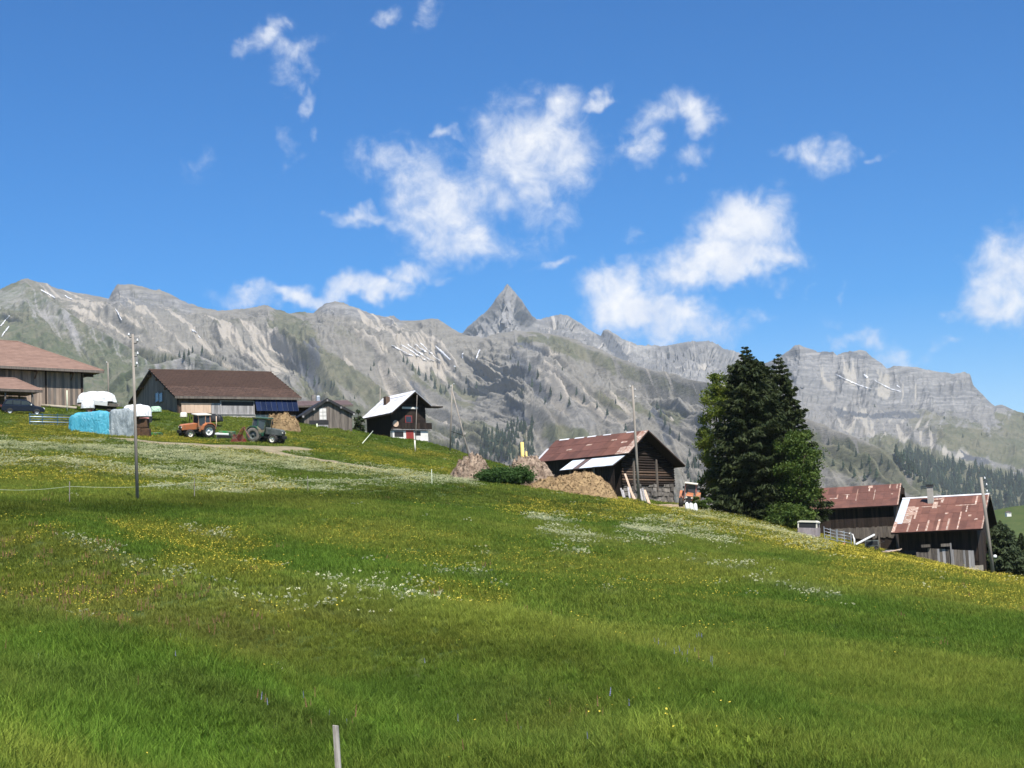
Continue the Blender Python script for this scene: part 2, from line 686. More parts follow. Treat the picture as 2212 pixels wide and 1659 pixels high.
go = obj('ground', fast_mesh('ground', np.stack([gx.ravel(), gy.ravel(), gz], 1), GQ, True), ground_mat())
tag(go, 'rolling green alpine meadow falling away to the valley', kind='structure')

# ------------------------------------------------------------------ mountains
def rock_mat(name, green_tint=(.092, .098, .060, 1), rock=(.235, .225, .215, 1), scree=(.36, .32, .265, 1), band=.016):
    m = Mat(name, .95, 0, .1)
    at_ = m.attr('surf')
    sp = m.N('ShaderNodeSeparateColor')
    m.K(at_.outputs['Color'], sp.inputs[0])
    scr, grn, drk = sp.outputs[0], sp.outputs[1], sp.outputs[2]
    pal = at_.outputs['Alpha']
    v = m.coord('pos', (.001, .001, .001))
    n1 = m.noise(v, 9, 8, .65)
    n2 = m.noise(v, 45, 7, .68, .4)
    n3 = m.noise(v, 22, 6, .7, .8)
    strata = m.noise(m.coord('pos', (.0012, .0012, band)), 4, 6, .65, .6)
    c = m.mix(m.rng(strata, .35, .65), rock, tuple(x * .66 for x in rock[:3]) + (1,))
    c = m.mix(m.rng(n2, .3, .72), c, tuple(x * 1.22 for x in rock[:3]) + (1,))
    pr = m.mix(m.rng(n3, .4, .62), (.245, .238, .228, 1), (.155, .153, .150, 1))
    c = m.mix(pal, c, m.mix(m.rng(strata, .42, .58), pr, (.135, .134, .134, 1)))
    wob = m.math('MULTIPLY', m.math('SUBTRACT', n2, .5), .5)
    c = m.mix(m.rng(m.math('ADD', scr, wob), .36, .74), c, m.mix(m.rng(n1, .35, .65), scree, tuple(x * .82 for x in scree[:3]) + (1,)))
    g2 = m.mix(m.rng(n1, .35, .65), green_tint, (.138, .130, .088, 1))
    g2 = m.mix(m.rng(n3, .45, .7), g2, tuple(x * .66 for x in green_tint[:3]) + (1,))
    c = m.mix(m.rng(m.math('ADD', grn, m.math('ADD', wob, m.math('MULTIPLY', m.math('SUBTRACT', n3, .5), .5))), .34, .66), c, g2)
    c = m.mix(m.rng(m.math('ADD', drk, wob), .35, .7), c, (.085, .09, .10, 1))  # blue-grey mountain shade painted into the base colour, along with dark rock
    m.col(c)
    m.bump(m.math('ADD', n2, m.math('MULTIPLY', strata, .6)), .45, 22.0)
    return m.m


def pcaps(L, px, py):
    """cover of ground (turf, scree, dark rock) and painted shade, mapped onto the slopes as bands with a width"""
    out = np.zeros(px.shape)
    for (x0, y0, x1, y1, r, w) in L:
        dx, dy = x1 - x0, y1 - y0
        t = np.clip(((px - x0) * dx + (py - y0) * dy) / (dx * dx + dy * dy + 1e-9), 0, 1)
        d = np.hypot(px - x0 - t * dx, py - y0 - t * dy)
        out = np.maximum(out, w * sstep(1.45, .45, d / r))
    return out


def catmull(Rw, kv, vs):
    """Rw (k,nu,3) rows at knots kv, sampled at vs"""
    out = np.empty((len(vs), Rw.shape[1], 3))
    for i, v in enumerate(vs):
        j = min(max(np.searchsorted(kv, v) - 1, 0), len(kv) - 2)
        t = (v - kv[j]) / (kv[j + 1] - kv[j])
        p1, p2 = Rw[j], Rw[j + 1]
        h = kv[j + 1] - kv[j]
        m1 = (p2 - (Rw[j - 1] if j > 0 else p1)) / (kv[j + 1] - (kv[j - 1] if j > 0 else kv[j])) * h
        m2 = ((Rw[j + 2] if j + 2 < len(kv) else p2) - p1) / ((kv[j + 2] if j + 2 < len(kv) else kv[j + 1]) - kv[j]) * h
        t2, t3 = t * t, t * t * t
        out[i] = (2 * t3 - 3 * t2 + 1) * p1 + (t3 - 2 * t2 + t) * m1 + (-2 * t3 + 3 * t2) * p2 + (t3 - t2) * m2
    return out


MOUNTS = {}


def mountain(name, label, rows, nu, nv, mat, seed, lu=170., lv=800., amp=55., skew=0.0, fine=9.0, surf=None, crest=6.0, knots=None, crag=14.0):
    us = np.linspace(0, 1, nu)
    Rw = []
    for row in rows:
        r = np.array(row, float)
        px = r[0, 0] + (r[-1, 0] - r[0, 0]) * us
        py = np.interp(px, r[:, 0], r[:, 1])
        dd = np.interp(px, r[:, 0], r[:, 2])
        # soften only the depth so ridges read as continuous
        k = max(3, nu // 40)
        ddp = np.pad(dd, k, mode='edge')
        dd = np.convolve(ddp, np.ones(2 * k + 1) / (2 * k + 1), 'valid')
        Rw.append(np.array([tuple(at(a, b, c)) for a, b, c in zip(px, py, dd)]))
    # the far side of the ridge falls away behind the crest
    back = Rw[0] * 1.0
    back[:, 1] += 700
    back[:, 0] *= (back[:, 1] / Rw[0][:, 1])
    back[:, 2] -= 420
    Rw = np.array(Rw)
    kv = np.array(knots if knots else np.linspace(0, 1, len(rows)))
    vs = np.linspace(0, 1, nv) ** 1.12
    G = catmull(Rw, kv, vs)
    G = np.concatenate([back[None], G], 0)
    VV, UU = np.meshgrid(np.concatenate([[0.0], vs]), us, indexing='ij')
    um = np.repeat(Rw[0][:, 0][None], nv + 1, 0)
    dl = np.linalg.norm(np.diff(G, axis=0), axis=2)
    dl[0] = 0
    vm = np.concatenate([np.zeros((1, nu)), np.cumsum(dl, 0)], 0)
    wx = (fbm(um / 420, vm / 420, 3, seed + 3) - .5) * 1.3
    uu = um - skew * vm
    g = ridged(uu / lu + wx, vm / lv, 5, seed, .5)
    big = fbm(uu / (lu * 4.2), vm / (lv * 1.6), 3, seed + 50)
    f = fbm(um / 40, vm / 56, 5, seed + 70, .62)
    # surface normal of the smooth loft
    du = np.gradient(G, axis=1)
    dv = np.gradient(G, axis=0)
    nr = np.cross(du, dv)
    nr /= np.linalg.norm(nr, axis=2, keepdims=True) + 1e-9
    nr *= -np.sign(nr[..., 1:2] + 1e-9) * 1.0
    nr[..., 2] = np.abs(nr[..., 2])
    fade = sstep(0, .30, VV)
    raw = (g - .42) * amp + (big - .5) * amp * 2.2
    carve = sstep(0, .045, VV)                       # gullies bite in right below the crest, ribs rise further down
    disp = np.where(raw > 0, raw * fade, raw * carve) + (f - .5) * fine * 2 * sstep(0, .14, VV) - (1 - ridged(um / 34, vm / 160, 3, seed + 140, .55)) * crag * carve * sstep(.5, .12, VV)
    G2 = G + nr * disp[..., None]
    G2[1] += np.stack([np.zeros(nu), np.zeros(nu), (fbm(um[0] / 26, um[0] * 0, 4, seed + 90, .6) - .5) * crest * 2], -1)
    G2[0] = back
    # attribute: scree in the chutes, turf on the ribs, dark rock with painted shade, pale rock
    slope = np.abs(nr[..., 2])
    PX, PY = proj_np(G2.reshape(-1, 3))
    wob = (fbm(um / 80, vm / 80, 4, seed + 120, .6) - .5).ravel() * 44
    PX, PY = (PX + wob).reshape(um.shape), (PY + wob * .6).reshape(um.shape)
    lines = sstep(.52, .80, ridged(uu / 44 + wx * .8, vm / 1300, 3, seed + 130, .45))
    S = surf(UU, VV, PX, PY, g, big, f, lines)
    A = np.zeros((nv + 1, nu, 4), np.float32)
    A[..., 0], A[..., 1], A[..., 2], A[..., 3] = S[0], S[1], S[2], np.clip(S[3], 0, 1)
    ii = np.arange((nv + 1) * nu).reshape(nv + 1, nu)
    Q = np.stack([ii[1:, :-1], ii[1:, 1:], ii[:-1, 1:], ii[:-1, :-1]], -1).reshape(-1, 4)
    me = fast_mesh(name, G2.reshape(-1, 3), Q, True)
    ca = me.attributes.new('surf', 'FLOAT_COLOR', 'POINT')
    ca.data.foreach_set('color', A.reshape(-1))
    o = obj(name, me, mat)
    tag(o, label, kind='structure')
    MOUNTS[name] = (o, BVHTree.FromPolygons([Vector(p) for p in G2.reshape(-1, 3).tolist()], Q.tolist()))
    return o


def hit(px, py, names=None):
    """nearest mountain surface on a line of sight: (object, point, normal)"""
    best = None
    d = px_ray(px, py).normalized()
    for k, (o, b) in MOUNTS.items():
        if names and k not in names: continue
        p, n, i, dist = b.ray_cast(EYE, d)
        if p is not None and (best is None or dist < best[3]):
            best = (o, p, n if n.dot(d) < 0 else -n, dist)
    return best


M_ROCK = rock_mat('mountain_rock_scree_turf', rock=(.168, .158, .138, 1), scree=(.335, .302, .255, 1))
M_PALE = rock_mat('mountain_pale_limestone', rock=(.178, .171, .16, 1), scree=(.31, .288, .25, 1), band=.02)
M_SPIRE = rock_mat('spire_limestone', rock=(.20, .193, .183, 1), scree=(.36, .335, .295, 1), band=.0022)
M_GREEN = rock_mat('mountain_turf', green_tint=(.075, .092, .046, 1))
Z_GREEN = [(0, 640, 180, 760, 70, .7), (470, 690, 520, 700, 14, .4), (620, 690, 700, 860, 44, .95), (700, 780, 820, 860, 30, .75), (740, 720, 800, 760, 20, .5), (905, 805, 1010, 860, 28, .85), (1120, 735, 1175, 735, 10, 1.0), (1200, 740, 1380, 810, 20, .85),
           (1330, 800, 1500, 850, 18, .8), (1300, 860, 1460, 900, 22, .7), (1500, 850, 1620, 900, 20, .75), (1650, 930, 1900, 1000, 38, .9), (1880, 1000, 2000, 1060, 25, .9), (480, 830, 620, 860, 25, .8), (1020, 930, 1130, 960, 30, .6), (860, 840, 960, 960, 24, .5),
           (1180, 930, 1400, 1000, 25, .6), (1230, 770, 1300, 800, 16, .5), (280, 770, 420, 800, 20, .6), (640, 860, 960, 960, 40, .55), (300, 660, 600, 720, 60, .30), (860, 700, 960, 730, 25, .32)]
Z_SCREE = [(120, 640, 240, 690, 34, .8), (260, 690, 600, 760, 50, .95), (800, 705, 960, 780, 38, .95), (1000, 760, 1060, 800, 25, .8), (1040, 820, 1130, 880, 24, 1.0), (1120, 860, 1180, 920, 15, .8), (1190, 760, 1260, 880, 12, .95), (1250, 830, 1330, 930, 14, .9),
           (1400, 815, 1540, 850, 16, .95), (930, 860, 1000, 950, 15, .6), (820, 800, 900, 850, 18, .8), (760, 790, 900, 900, 24, .5), (1180, 800, 1240, 960, 20, .7), (1330, 850, 1350, 930, 8, .8), (1300, 870, 1420, 1000, 30, .55), (1460, 900, 1560, 960, 30, .5), (1720, 940, 1800, 1000, 12, .7)]
Z_DARK = [(668, 735, 690, 790, 14, .95), (640, 770, 690, 830, 20, .45), (1110, 765, 1165, 850, 15, .95), (1150, 800, 1200, 860, 14, .65), (1420, 880, 1450, 960, 8, .6), (1215, 850, 1240, 880, 8, .5), (900, 830, 930, 900, 10, .3), (1120, 745, 1170, 760, 7, .5), (1100, 850, 1140, 920, 10, .35)]  # shadowed gullies and slopes painted dark, with some dark rock
Z_ROCK = [(245, 640, 400, 658, 20, 1.0), (700, 662, 860, 692, 13, 1.0), (1130, 770, 1260, 900, 40, .45)]
R_GREEN = [(1990, 910, 2212, 960, 36, .6), (2050, 940, 2260, 1000, 34, .9), (1780, 950, 1900, 990, 20, .9), (1930, 965, 2100, 1000, 15, .7), (2200, 930, 2400, 1000, 50, .9), (1900, 990, 2300, 1100, 60, .9)]
R_SCREE = [(1830, 800, 1960, 850, 24, 1.0), (1750, 780, 1800, 830, 16, .45), (1830, 905, 2060, 950, 26, .9), (1960, 840, 2090, 870, 14, .6), (2000, 960, 2110, 1000, 16, .8)]
R_DARK = [(1810, 893, 1990, 900, 7, .85), (1735, 800, 1790, 870, 25, .4), (2080, 985, 2130, 1000, 10, .8), (1900, 870, 1960, 890, 8, .45), (1770, 762, 1806, 766, 5, .7), (1840, 768, 1880, 772, 5, .6), (1302, 722, 1340, 770, 12, .9)]  # shade of left-facing facets painted in, plus dark cliff bands

# far ridge with the spire
crest_spire = [(930, 770, 7200), (985, 722, 7100), (1000, 718, 7000), (1010, 705, 6950), (1030, 690, 6900), (1050, 672, 6850), (1062, 660, 6800), (1070, 645, 6800), (1080, 632, 6800),
               (1088, 624, 6800), (1096, 614, 6800), (1103, 622, 6800), (1115, 634, 6800), (1128, 648, 6850), (1138, 665, 6900), (1150, 682, 7000), (1160, 691, 7100), (1172, 688, 7100),
               (1190, 685, 7100), (1212, 680, 7050), (1225, 681, 7050), (1245, 692, 7100), (1265, 707, 7200), (1285, 719, 7250), (1298, 725, 7200), (1303, 713, 7150), (1315, 712, 7150),
               (1330, 722, 7200), (1345, 732, 7250), (1375, 745, 7300), (1405, 747, 7300), (1430, 748, 7250), (1455, 743, 7200), (1485, 738, 7150), (1530, 736, 7100), (1545, 741, 7150),
               (1560, 752, 7200), (1590, 760, 7300), (1620, 778, 7400), (1690, 800, 7500), (1760, 830, 7600)]
mountain('spire_ridge', 'far grey limestone ridge with a sharp pointed spire', [
    crest_spire,
    [(925, 790, 6950), (1000, 752, 6650), (1060, 712, 6480), (1097, 690, 6350), (1140, 720, 6600), (1225, 720, 6700), (1303, 756, 6900), (1420, 790, 6900), (1530, 775, 6700), (1760, 850, 7000)],
    [(915, 850, 6300), (1097, 770, 5900), (1300, 830, 6200), (1530, 850, 6000), (1760, 900, 6200)],
    [(905, 980, 5200), (1097, 930, 5000), (1760, 1000, 5200)],
    [(900, 1250, 4300), (1760, 1250, 4300)]], 700, 220, M_SPIRE, 11, lu=110, lv=420, amp=54, fine=8, crest=9, crag=46, knots=[0, .16, .42, .75, 1],
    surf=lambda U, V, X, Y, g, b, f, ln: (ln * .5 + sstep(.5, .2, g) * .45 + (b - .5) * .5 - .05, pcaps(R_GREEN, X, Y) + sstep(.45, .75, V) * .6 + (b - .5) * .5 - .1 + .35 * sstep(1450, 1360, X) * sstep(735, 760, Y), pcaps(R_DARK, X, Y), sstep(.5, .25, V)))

# right massif with the cliff bands
crest_right = [(1480, 850, 7000), (1560, 822, 6900), (1640, 790, 6800), (1690, 768, 6700), (1703, 760, 6650), (1714, 749, 6620), (1726, 745, 6600), (1745, 752, 6600), (1766, 760, 6600), (1800, 760, 6550),
               (1808, 767, 6550), (1827, 762, 6500), (1855, 756, 6500), (1871, 758, 6500), (1883, 772, 6500), (1903, 783, 6500), (1916, 796, 6500), (1932, 791, 6450), (1980, 794, 6400), (2025, 802, 6400),
               (2057, 807, 6350), (2085, 804, 6300), (2096, 811, 6300), (2102, 831, 6350), (2122, 852, 6350), (2138, 868, 6350), (2150, 878, 6350), (2166, 875, 6300), (2175, 880, 6300), (2195, 890, 6250),
               (2230, 899, 6200), (2300, 930, 6100), (2420, 960, 6000)]
mountain('cliff_massif', 'grey flat-topped massif with cliff bands and scree at the far right', [
    crest_right,
    [(1480, 865, 6900), (1640, 812, 6620), (1726, 775, 6420), (1800, 795, 6380), (1871, 785, 6330), (1916, 822, 6330), (2000, 832, 6250), (2096, 850, 6200), (2150, 895, 6250), (2420, 985, 5850)],
    [(1480, 900, 6500), (1640, 855, 6150), (1726, 815, 5850), (1800, 855, 5950), (1871, 860, 5900), (2000, 890, 5850), (2150, 920, 5950), (2420, 1010, 5600)],
    [(1500, 960, 5700), (1700, 905, 5150), (1900, 930, 5100), (2100, 960, 5200), (2420, 1050, 5100)],
    [(1500, 1030, 4800), (1740, 985, 4300), (1940, 1005, 4200), (2100, 1045, 4150), (2420, 1090, 4300)],
    [(1500, 1110, 3900), (2000, 1110, 3400), (2420, 1140, 3600)],
    [(1500, 1300, 3000), (2420, 1300, 2800)]], 620, 250, M_PALE, 29, lu=110, lv=600, amp=76, fine=8, crest=7, crag=24, knots=[0, .10, .26, .44, .62, .8, 1],
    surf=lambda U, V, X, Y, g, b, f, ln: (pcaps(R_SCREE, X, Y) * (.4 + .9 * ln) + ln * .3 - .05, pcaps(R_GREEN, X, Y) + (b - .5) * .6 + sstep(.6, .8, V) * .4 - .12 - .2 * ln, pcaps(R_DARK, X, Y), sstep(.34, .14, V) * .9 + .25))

# long left ridge
crest_left = [(-260, 700, 5600), (-150, 655, 5500), (-40, 640, 5450), (0, 625, 5400), (25, 612, 5400), (60, 602, 5400), (95, 612, 5400), (130, 625, 5450), (175, 634, 5500), (215, 640, 5550), (235, 645, 5550),
              (243, 628, 5500), (255, 615, 5450), (285, 613, 5400), (310, 620, 5400), (330, 629, 5400), (345, 626, 5400), (365, 633, 5420), (385, 645, 5450), (410, 657, 5500), (430, 663, 5500), (470, 671, 5500),
              (520, 668, 5450), (555, 662, 5400), (578, 659, 5350), (595, 668, 5350), (625, 677, 5400), (660, 675, 5300), (677, 676, 5300), (690, 664, 5300), (705, 655, 5280), (722, 651, 5250), (745, 656, 5250),
              (770, 666, 5250), (800, 678, 5250), (830, 684, 5250), (850, 683, 5200), (865, 692, 5200), (900, 692, 5150), (925, 689, 5100), (945, 688, 5050), (958, 696, 5050), (975, 708, 5000), (1000, 722, 4950),
              (1040, 730, 4900), (1075, 722, 4850), (1110, 714, 4800), (1150, 716, 4800), (1200, 722, 4750), (1230, 729, 4700), (1300, 757, 4550), (1380, 791, 4350), (1484, 818, 4100), (1536, 827, 3950), (1600, 852, 3800),
              (1700, 888, 3600), (1758, 912, 3500), (1850, 945, 3350), (1940, 985, 3200), (2025, 1066, 3000), (2120, 1120, 2900)]
mountain('long_ridge', 'long grey and green ridge with scree chutes behind the farm', [
    crest_left,
    [(-260, 725, 5300), (60, 660, 4950), (290, 672, 4950), (430, 690, 5150), (580, 700, 4850), (660, 705, 4750), (722, 690, 4800), (865, 712, 4900), (945, 726, 4650), (1000, 760, 4650), (1110, 752, 4350), (1230, 770, 4250),
     (1380, 830, 4050), (1536, 860, 3700), (1758, 930, 3300), (1940, 1010, 3050), (2120, 1130, 2800)],
    [(-260, 800, 4700), (60, 760, 4300), (290, 760, 4450), (430, 770, 4600), (580, 790, 4200), (660, 775, 4050), (760, 780, 4300), (900, 800, 4350), (1000, 830, 4250), (1130, 815, 3700), (1260, 850, 3650),
     (1420, 900, 3550), (1600, 925, 3200), (1800, 985, 2950), (2120, 1150, 2650)],
    [(-260, 880, 4000), (290, 860, 3700), (580, 890, 3450), (760, 880, 3500), (960, 900, 3500), (1130, 910, 3050), (1300, 950, 3100), (1500, 985, 3000), (1700, 1000, 2750), (2120, 1170, 2450)],
    [(-260, 980, 3100), (580, 970, 2800), (1000, 985, 2800), (1300, 1030, 2600), (1700, 1075, 2500), (2120, 1200, 2300)],
    [(-260, 1300, 2200), (2120, 1330, 2000)]], 1200, 300, M_ROCK, 3, lu=100, lv=900, amp=92, skew=.34, fine=6, crest=7, crag=22, knots=[0, .13, .36, .6, .82, 1],
    surf=lambda U, V, X, Y, g, b, f, ln: (pcaps(Z_SCREE, X, Y) * (.22 + 1.1 * ln) + ln * .30 + (b - .5) * .25, pcaps(Z_GREEN, X, Y) * 1.0 + (b - .5) * .55 + sstep(.3, .8, V) * .42 - .02 - .45 * ln + (g - .5) * .35, pcaps(Z_DARK, X, Y) * (.7 + .6 * (g < .4)) + sstep(.34, .16, g) * .42 * (1 - ln), pcaps(Z_ROCK, X, Y)))  # gully floors darkened in the third channel as painted shade

# green spur running down from the left summit
mountain('green_spur', 'dark green spur below the left summit', [
    [(-260, 690, 5200), (-60, 640, 5150), (0, 632, 5150), (55, 610, 5200), (85, 632, 5050), (120, 655, 4850), (180, 697, 4500), (230, 722, 4250), (275, 748, 4050), (335, 792, 3800), (430, 838, 3500), (560, 880, 3200)],
    [(-260, 740, 4700), (0, 690, 4600), (60, 670, 4650), (150, 715, 4300), (250, 765, 3900), (340, 815, 3600), (560, 900, 3050)],
    [(-260, 820, 4000), (60, 780, 3900), (250, 830, 3500), (560, 930, 2800)],
    [(-260, 930, 3200), (560, 980, 2500)],
    [(-260, 1300, 2300), (560, 1300, 2000)]], 330, 150, M_GREEN, 41, lu=150, lv=700, amp=34, skew=.2, fine=6, crest=3, knots=[0, .15, .45, .75, 1],
    surf=lambda U, V, X, Y, g, b, f, ln: (ln * .5 * sstep(.05, .3, V) - .1, .72 + (b - .5) * .9 + sstep(.05, .3, V) * .2 - ln * .2, g * 0, g * 0))

# wooded knoll in front of the ridge
mountain('wooded_knoll', 'green knoll with conifers in front of the grey ridge', [
    [(200, 880, 2900), (260, 808, 2850), (300, 790, 2820), (330, 788, 2800), (355, 781, 2790), (385, 776, 2780), (405, 765, 2760), (425, 764, 2760), (440, 775, 2780), (470, 786, 2820), (500, 800, 2850), (540, 822, 2850), (600, 850, 2900), (660, 890, 2950)],
    [(200, 900, 2700), (330, 822, 2600), (415, 800, 2560), (500, 835, 2650), (660, 910, 2750)],
    [(200, 960, 2400), (440, 900, 2300), (660, 970, 2400)],
    [(200, 1300, 1900), (660, 1300, 1900)]], 220, 80, M_GREEN, 57, lu=70, lv=400, amp=34, fine=9, crest=5, knots=[0, .3, .65, 1],
    surf=lambda U, V, X, Y, g, b, f, ln: (ln * .35 * sstep(.2, .5, V), .70 + (b - .5) * .9 - ln * .3, g * 0, g * 0))

# snow lying in the chutes, draped on the rock
M_SNOW = simple('old_snow', (.70, .71, .73, 1), (.55, .56, .58, 1), .02, .6)
SNOW = [([(88, 627), (100, 633), (112, 640), (120, 645)], 6), ([(140, 639), (148, 644), (157, 648)], 5), ([(22, 682), (12, 692), (2, 705)], 5), ([(20, 706), (12, 716), (4, 728)], 5),
        ([(250, 668), (257, 679), (264, 692)], 5), ([(415, 713), (424, 719)], 5), ([(428, 724), (433, 731)], 5),
        ([(845, 746), (862, 755), (880, 764), (893, 770)], 4), ([(865, 745), (885, 756), (905, 770), (923, 781)], 4), ([(880, 745), (900, 758), (920, 772), (938, 781)], 4),
        ([(897, 744), (912, 755), (930, 768)], 3), ([(908, 742), (925, 757), (942, 773), (953, 780)], 4), ([(942, 748), (952, 758), (965, 770), (974, 778)], 10), ([(1000, 764), (1000, 775)], 7),
        ([(1037, 756), (1032, 766), (1029, 778)], 7), ([(981, 791), (986, 793)], 6), ([(1820, 816), (1840, 826), (1860, 834), (1882, 840)], 5), ([(1866, 809), (1874, 816)], 7), ([(1890, 823), (1905, 831), (1925, 841), (1945, 846)], 4), ([(1936, 832), (1944, 838)], 6),
        ([(1806, 809), (1822, 817)], 4), ([(1152, 686), (1165, 692)], 6)]
for pts, wd in SNOW:
    pts = np.array(pts, float)
    t = np.linspace(0, 1, 22)
    seg = np.linspace(0, 1, len(pts))
    X, Y = np.interp(t, seg, pts[:, 0]), np.interp(t, seg, pts[:, 1])
    dx, dy = np.gradient(X), np.gradient(Y)
    L = np.hypot(dx, dy) + 1e-6
    V, Fc, par = [], [], None
    for i in range(22):
        w = wd * .36 * (.35 + .65 * math.sin(math.pi * (.08 + .84 * t[i]))) * random.uniform(.25, .95)
        for s in (-1, -.3, .3, 1):
            h = hit(X[i] - dy[i] / L[i] * s * w, Y[i] + dx[i] / L[i] * s * w)
            if h is None: break
            par = h[0]
            V.append(tuple(h[1] + h[2] * (1.5 + 1.5 * (abs(s) < .5)) - px_ray(X[i], Y[i]).normalized() * 3))
    if len(V) == 88:
        Fc = [(i * 4 + j, i * 4 + j + 1, i * 4 + j + 5, i * 4 + j + 4) for i in range(21) for j in range(3)]
        obj('snow_patch', mesh_np('snow_patch', V, Fc, True), M_SNOW, par)

# ------------------------------------------------------------------ far conifers
M_FARTREE = simple('far_conifer_foliage', (.022, .038, .020, 1), (.012, .022, .013, 1), .1, .95, byobj=.35)


def far_tree_mesh(seed):
    r = random.Random(seed)
    V, Fc = [], []
    n = 7
    tiers = 7
    for k in range(tiers):
        z0 = k / tiers * .92 + .03
        R = .17 * (1 - k / tiers) ** .85 + .012
        zt = min(1.0, z0 + .30 * (1 - .4 * k / tiers))
        b = len(V)
        V.append((0, 0, zt))
        for i in range(n):
            a = 2 * math.pi * (i + r.uniform(-.25, .25)) / n + k * .5
            q = R * r.uniform(.65, 1.25)
            V.append((q * math.cos(a), q * math.sin(a), z0 + r.uniform(-.03, .02)))
        Fc += [(b, b + 1 + i, b + 1 + (i + 1) % n) for i in range(n)]
    return mesh_np('far_conifer', V, Fc)


FAR = [far_tree_mesh(s) for s in range(5)]
for me in FAR: me.materials.append(M_FARTREE)
SINGLE_TREES = [(318, 778, 9), (330, 777, 8), (358, 776, 12), (372, 778, 8), (388, 772, 14), (398, 774, 16), (408, 766, 13), (416, 762, 14), (437, 762, 16), (352, 782, 10), (343, 784, 8), (456, 778, 8), (462, 780, 7), (482, 776, 9), (488, 779, 8),
                (662, 812, 12), (665, 800, 12), (680, 832, 18), (690, 828, 14), (703, 834, 14), (716, 836, 14), (722, 834, 12), (742, 862, 9), (766, 862, 8), (801, 800, 9), (808, 790, 10), (840, 806, 10), (872, 782, 14), (880, 784, 12),
                (892, 800, 16), (905, 810, 18), (920, 822, 16), (931, 820, 14), (940, 838, 20), (952, 850, 18), (963, 846, 12), (970, 838, 12), (985, 800, 9), (1008, 826, 14), (1015, 836, 12), (1030, 838, 14), (1004, 850, 12), (1022, 858, 10),
                (1045, 812, 8), (1103, 776, 10), (1120, 790, 12), (1145, 800, 16), (1162, 815, 16), (1150, 836, 20), (1168, 846, 18), (1190, 854, 18), (1178, 870, 14), (1212, 862, 14), (1230, 874, 16), (1246, 852, 14), (1262, 868, 16), (1128, 850, 14),
                (1215, 800, 9), (1290, 880, 12), (1312, 896, 14), (1330, 872, 10), (1420, 884, 18), (1428, 900, 18), (1437, 918, 18), (1448, 936, 18), (1404, 902, 14), (1352, 930, 14), (1468, 950, 16), (1490, 985, 16), (1500, 1000, 18), (1486, 1010, 20),
                (1790, 960, 14), (1812, 972, 14), (1836, 968, 12), (1850, 985, 16), (1780, 990, 14), (1800, 1006, 14), (1822, 1010, 16), (1838, 1016, 16), (1862, 1012, 18), (1880, 1022, 20), (1894, 1030, 18), (1878, 998, 16), (1905, 1000, 18),
                (1920, 1014, 20), (1846, 1030, 16), (1868, 1038, 18), (1890, 880, 8), (1960, 920, 7), (2010, 930, 8), (2040, 905, 7), (2080, 945, 8), (2120, 940, 7)]
for i, (x, y, h) in enumerate(SINGLE_TREES):
    ht = hit(x, y)
    if ht is None: continue
    p = ht[1]
    H = h * 1.25 / FPX * (p - EYE).length
    o = obj('mountain_conifer', FAR[i % 5], None, None, p - Vector((0, 0, H * .06)), (0, 0, random.uniform(0, 6)), (H * random.uniform(1.0, 1.35),) * 2 + (H,))
    where = ('on the green knoll above the brown barn' if x < 560 else 'on the slope above the low barn and grey shed' if x < 780 else 'on the slope between chalet and braced pole' if x < 1040 else
             'in the gullies above the dung heaps' if x < 1270 else 'on the scree above the log barn' if x < 1400 else 'on the slope between log barn and spruces' if x < 1600 else 'on the far slope right of the spruces')
    tag(o, 'small dark conifer ' + where, 'tree', 'conifers ' + where)


def gn_scatter(name, P, R, S, C, protos, idx=None):
    """points with rotation, scale and colour; a node group stands a mesh of the given collection on each"""
    me = bpy.data.meshes.new(name)
    n = len(P)
    me.vertices.add(n)
    me.vertices.foreach_set('co', np.ascontiguousarray(P, np.float32).ravel())
    for nm, ty, dat, key in (('rotv', 'FLOAT_VECTOR', R, 'vector'), ('sclv', 'FLOAT_VECTOR', S, 'vector'), ('tint', 'FLOAT_COLOR', C, 'color')):
        a = me.attributes.new(nm, ty, 'POINT')
        a.data.foreach_set(key, np.ascontiguousarray(dat, np.float32).ravel())
    ai = me.attributes.new('pick', 'INT', 'POINT')
    ai.data.foreach_set('value', np.ascontiguousarray(idx if idx is not None else RNG.integers(0, len(protos), n), np.int32))
    me.update()
    col = bpy.data.collections.new(name + '_kinds')
    for k, m_ in enumerate(protos):
        col.objects.link(bpy.data.objects.new('%s_kind_%02d' % (name, k), m_))
    ng = bpy.data.node_groups.new(name, 'GeometryNodeTree')
    ng.interface.new_socket('Geometry', in_out='INPUT', socket_type='NodeSocketGeometry')
    ng.interface.new_socket('Geometry', in_out='OUTPUT', socket_type='NodeSocketGeometry')
    N, K = ng.nodes.new, ng.links.new
    gi, go_ = N('NodeGroupInput'), N('NodeGroupOutput')
    ci = N('GeometryNodeCollectionInfo')
    ci.inputs['Collection'].default_value = col
    ci.inputs['Separate Children'].default_value = True
    ci.inputs['Reset Children'].default_value = True
    ip = N('GeometryNodeInstanceOnPoints')
    ip.inputs['Pick Instance'].default_value = True

    def na(nm, ty):
        q = N('GeometryNodeInputNamedAttribute')
        q.data_type = ty
        q.inputs['Name'].default_value = nm
        return q.outputs[0]
    K(gi.outputs[0], ip.inputs['Points'])
    K(ci.outputs[0], ip.inputs['Instance'])
    K(na('pick', 'INT'), ip.inputs['Instance Index'])
    K(na('rotv', 'FLOAT_VECTOR'), ip.inputs['Rotation'])
    K(na('sclv', 'FLOAT_VECTOR'), ip.inputs['Scale'])
    K(ip.outputs[0], go_.inputs[0])
    o = bpy.data.objects.new(name, me)
    link(o)
    md = o.modifiers.new('scatter', 'NODES')
    md.node_group = ng
    return o


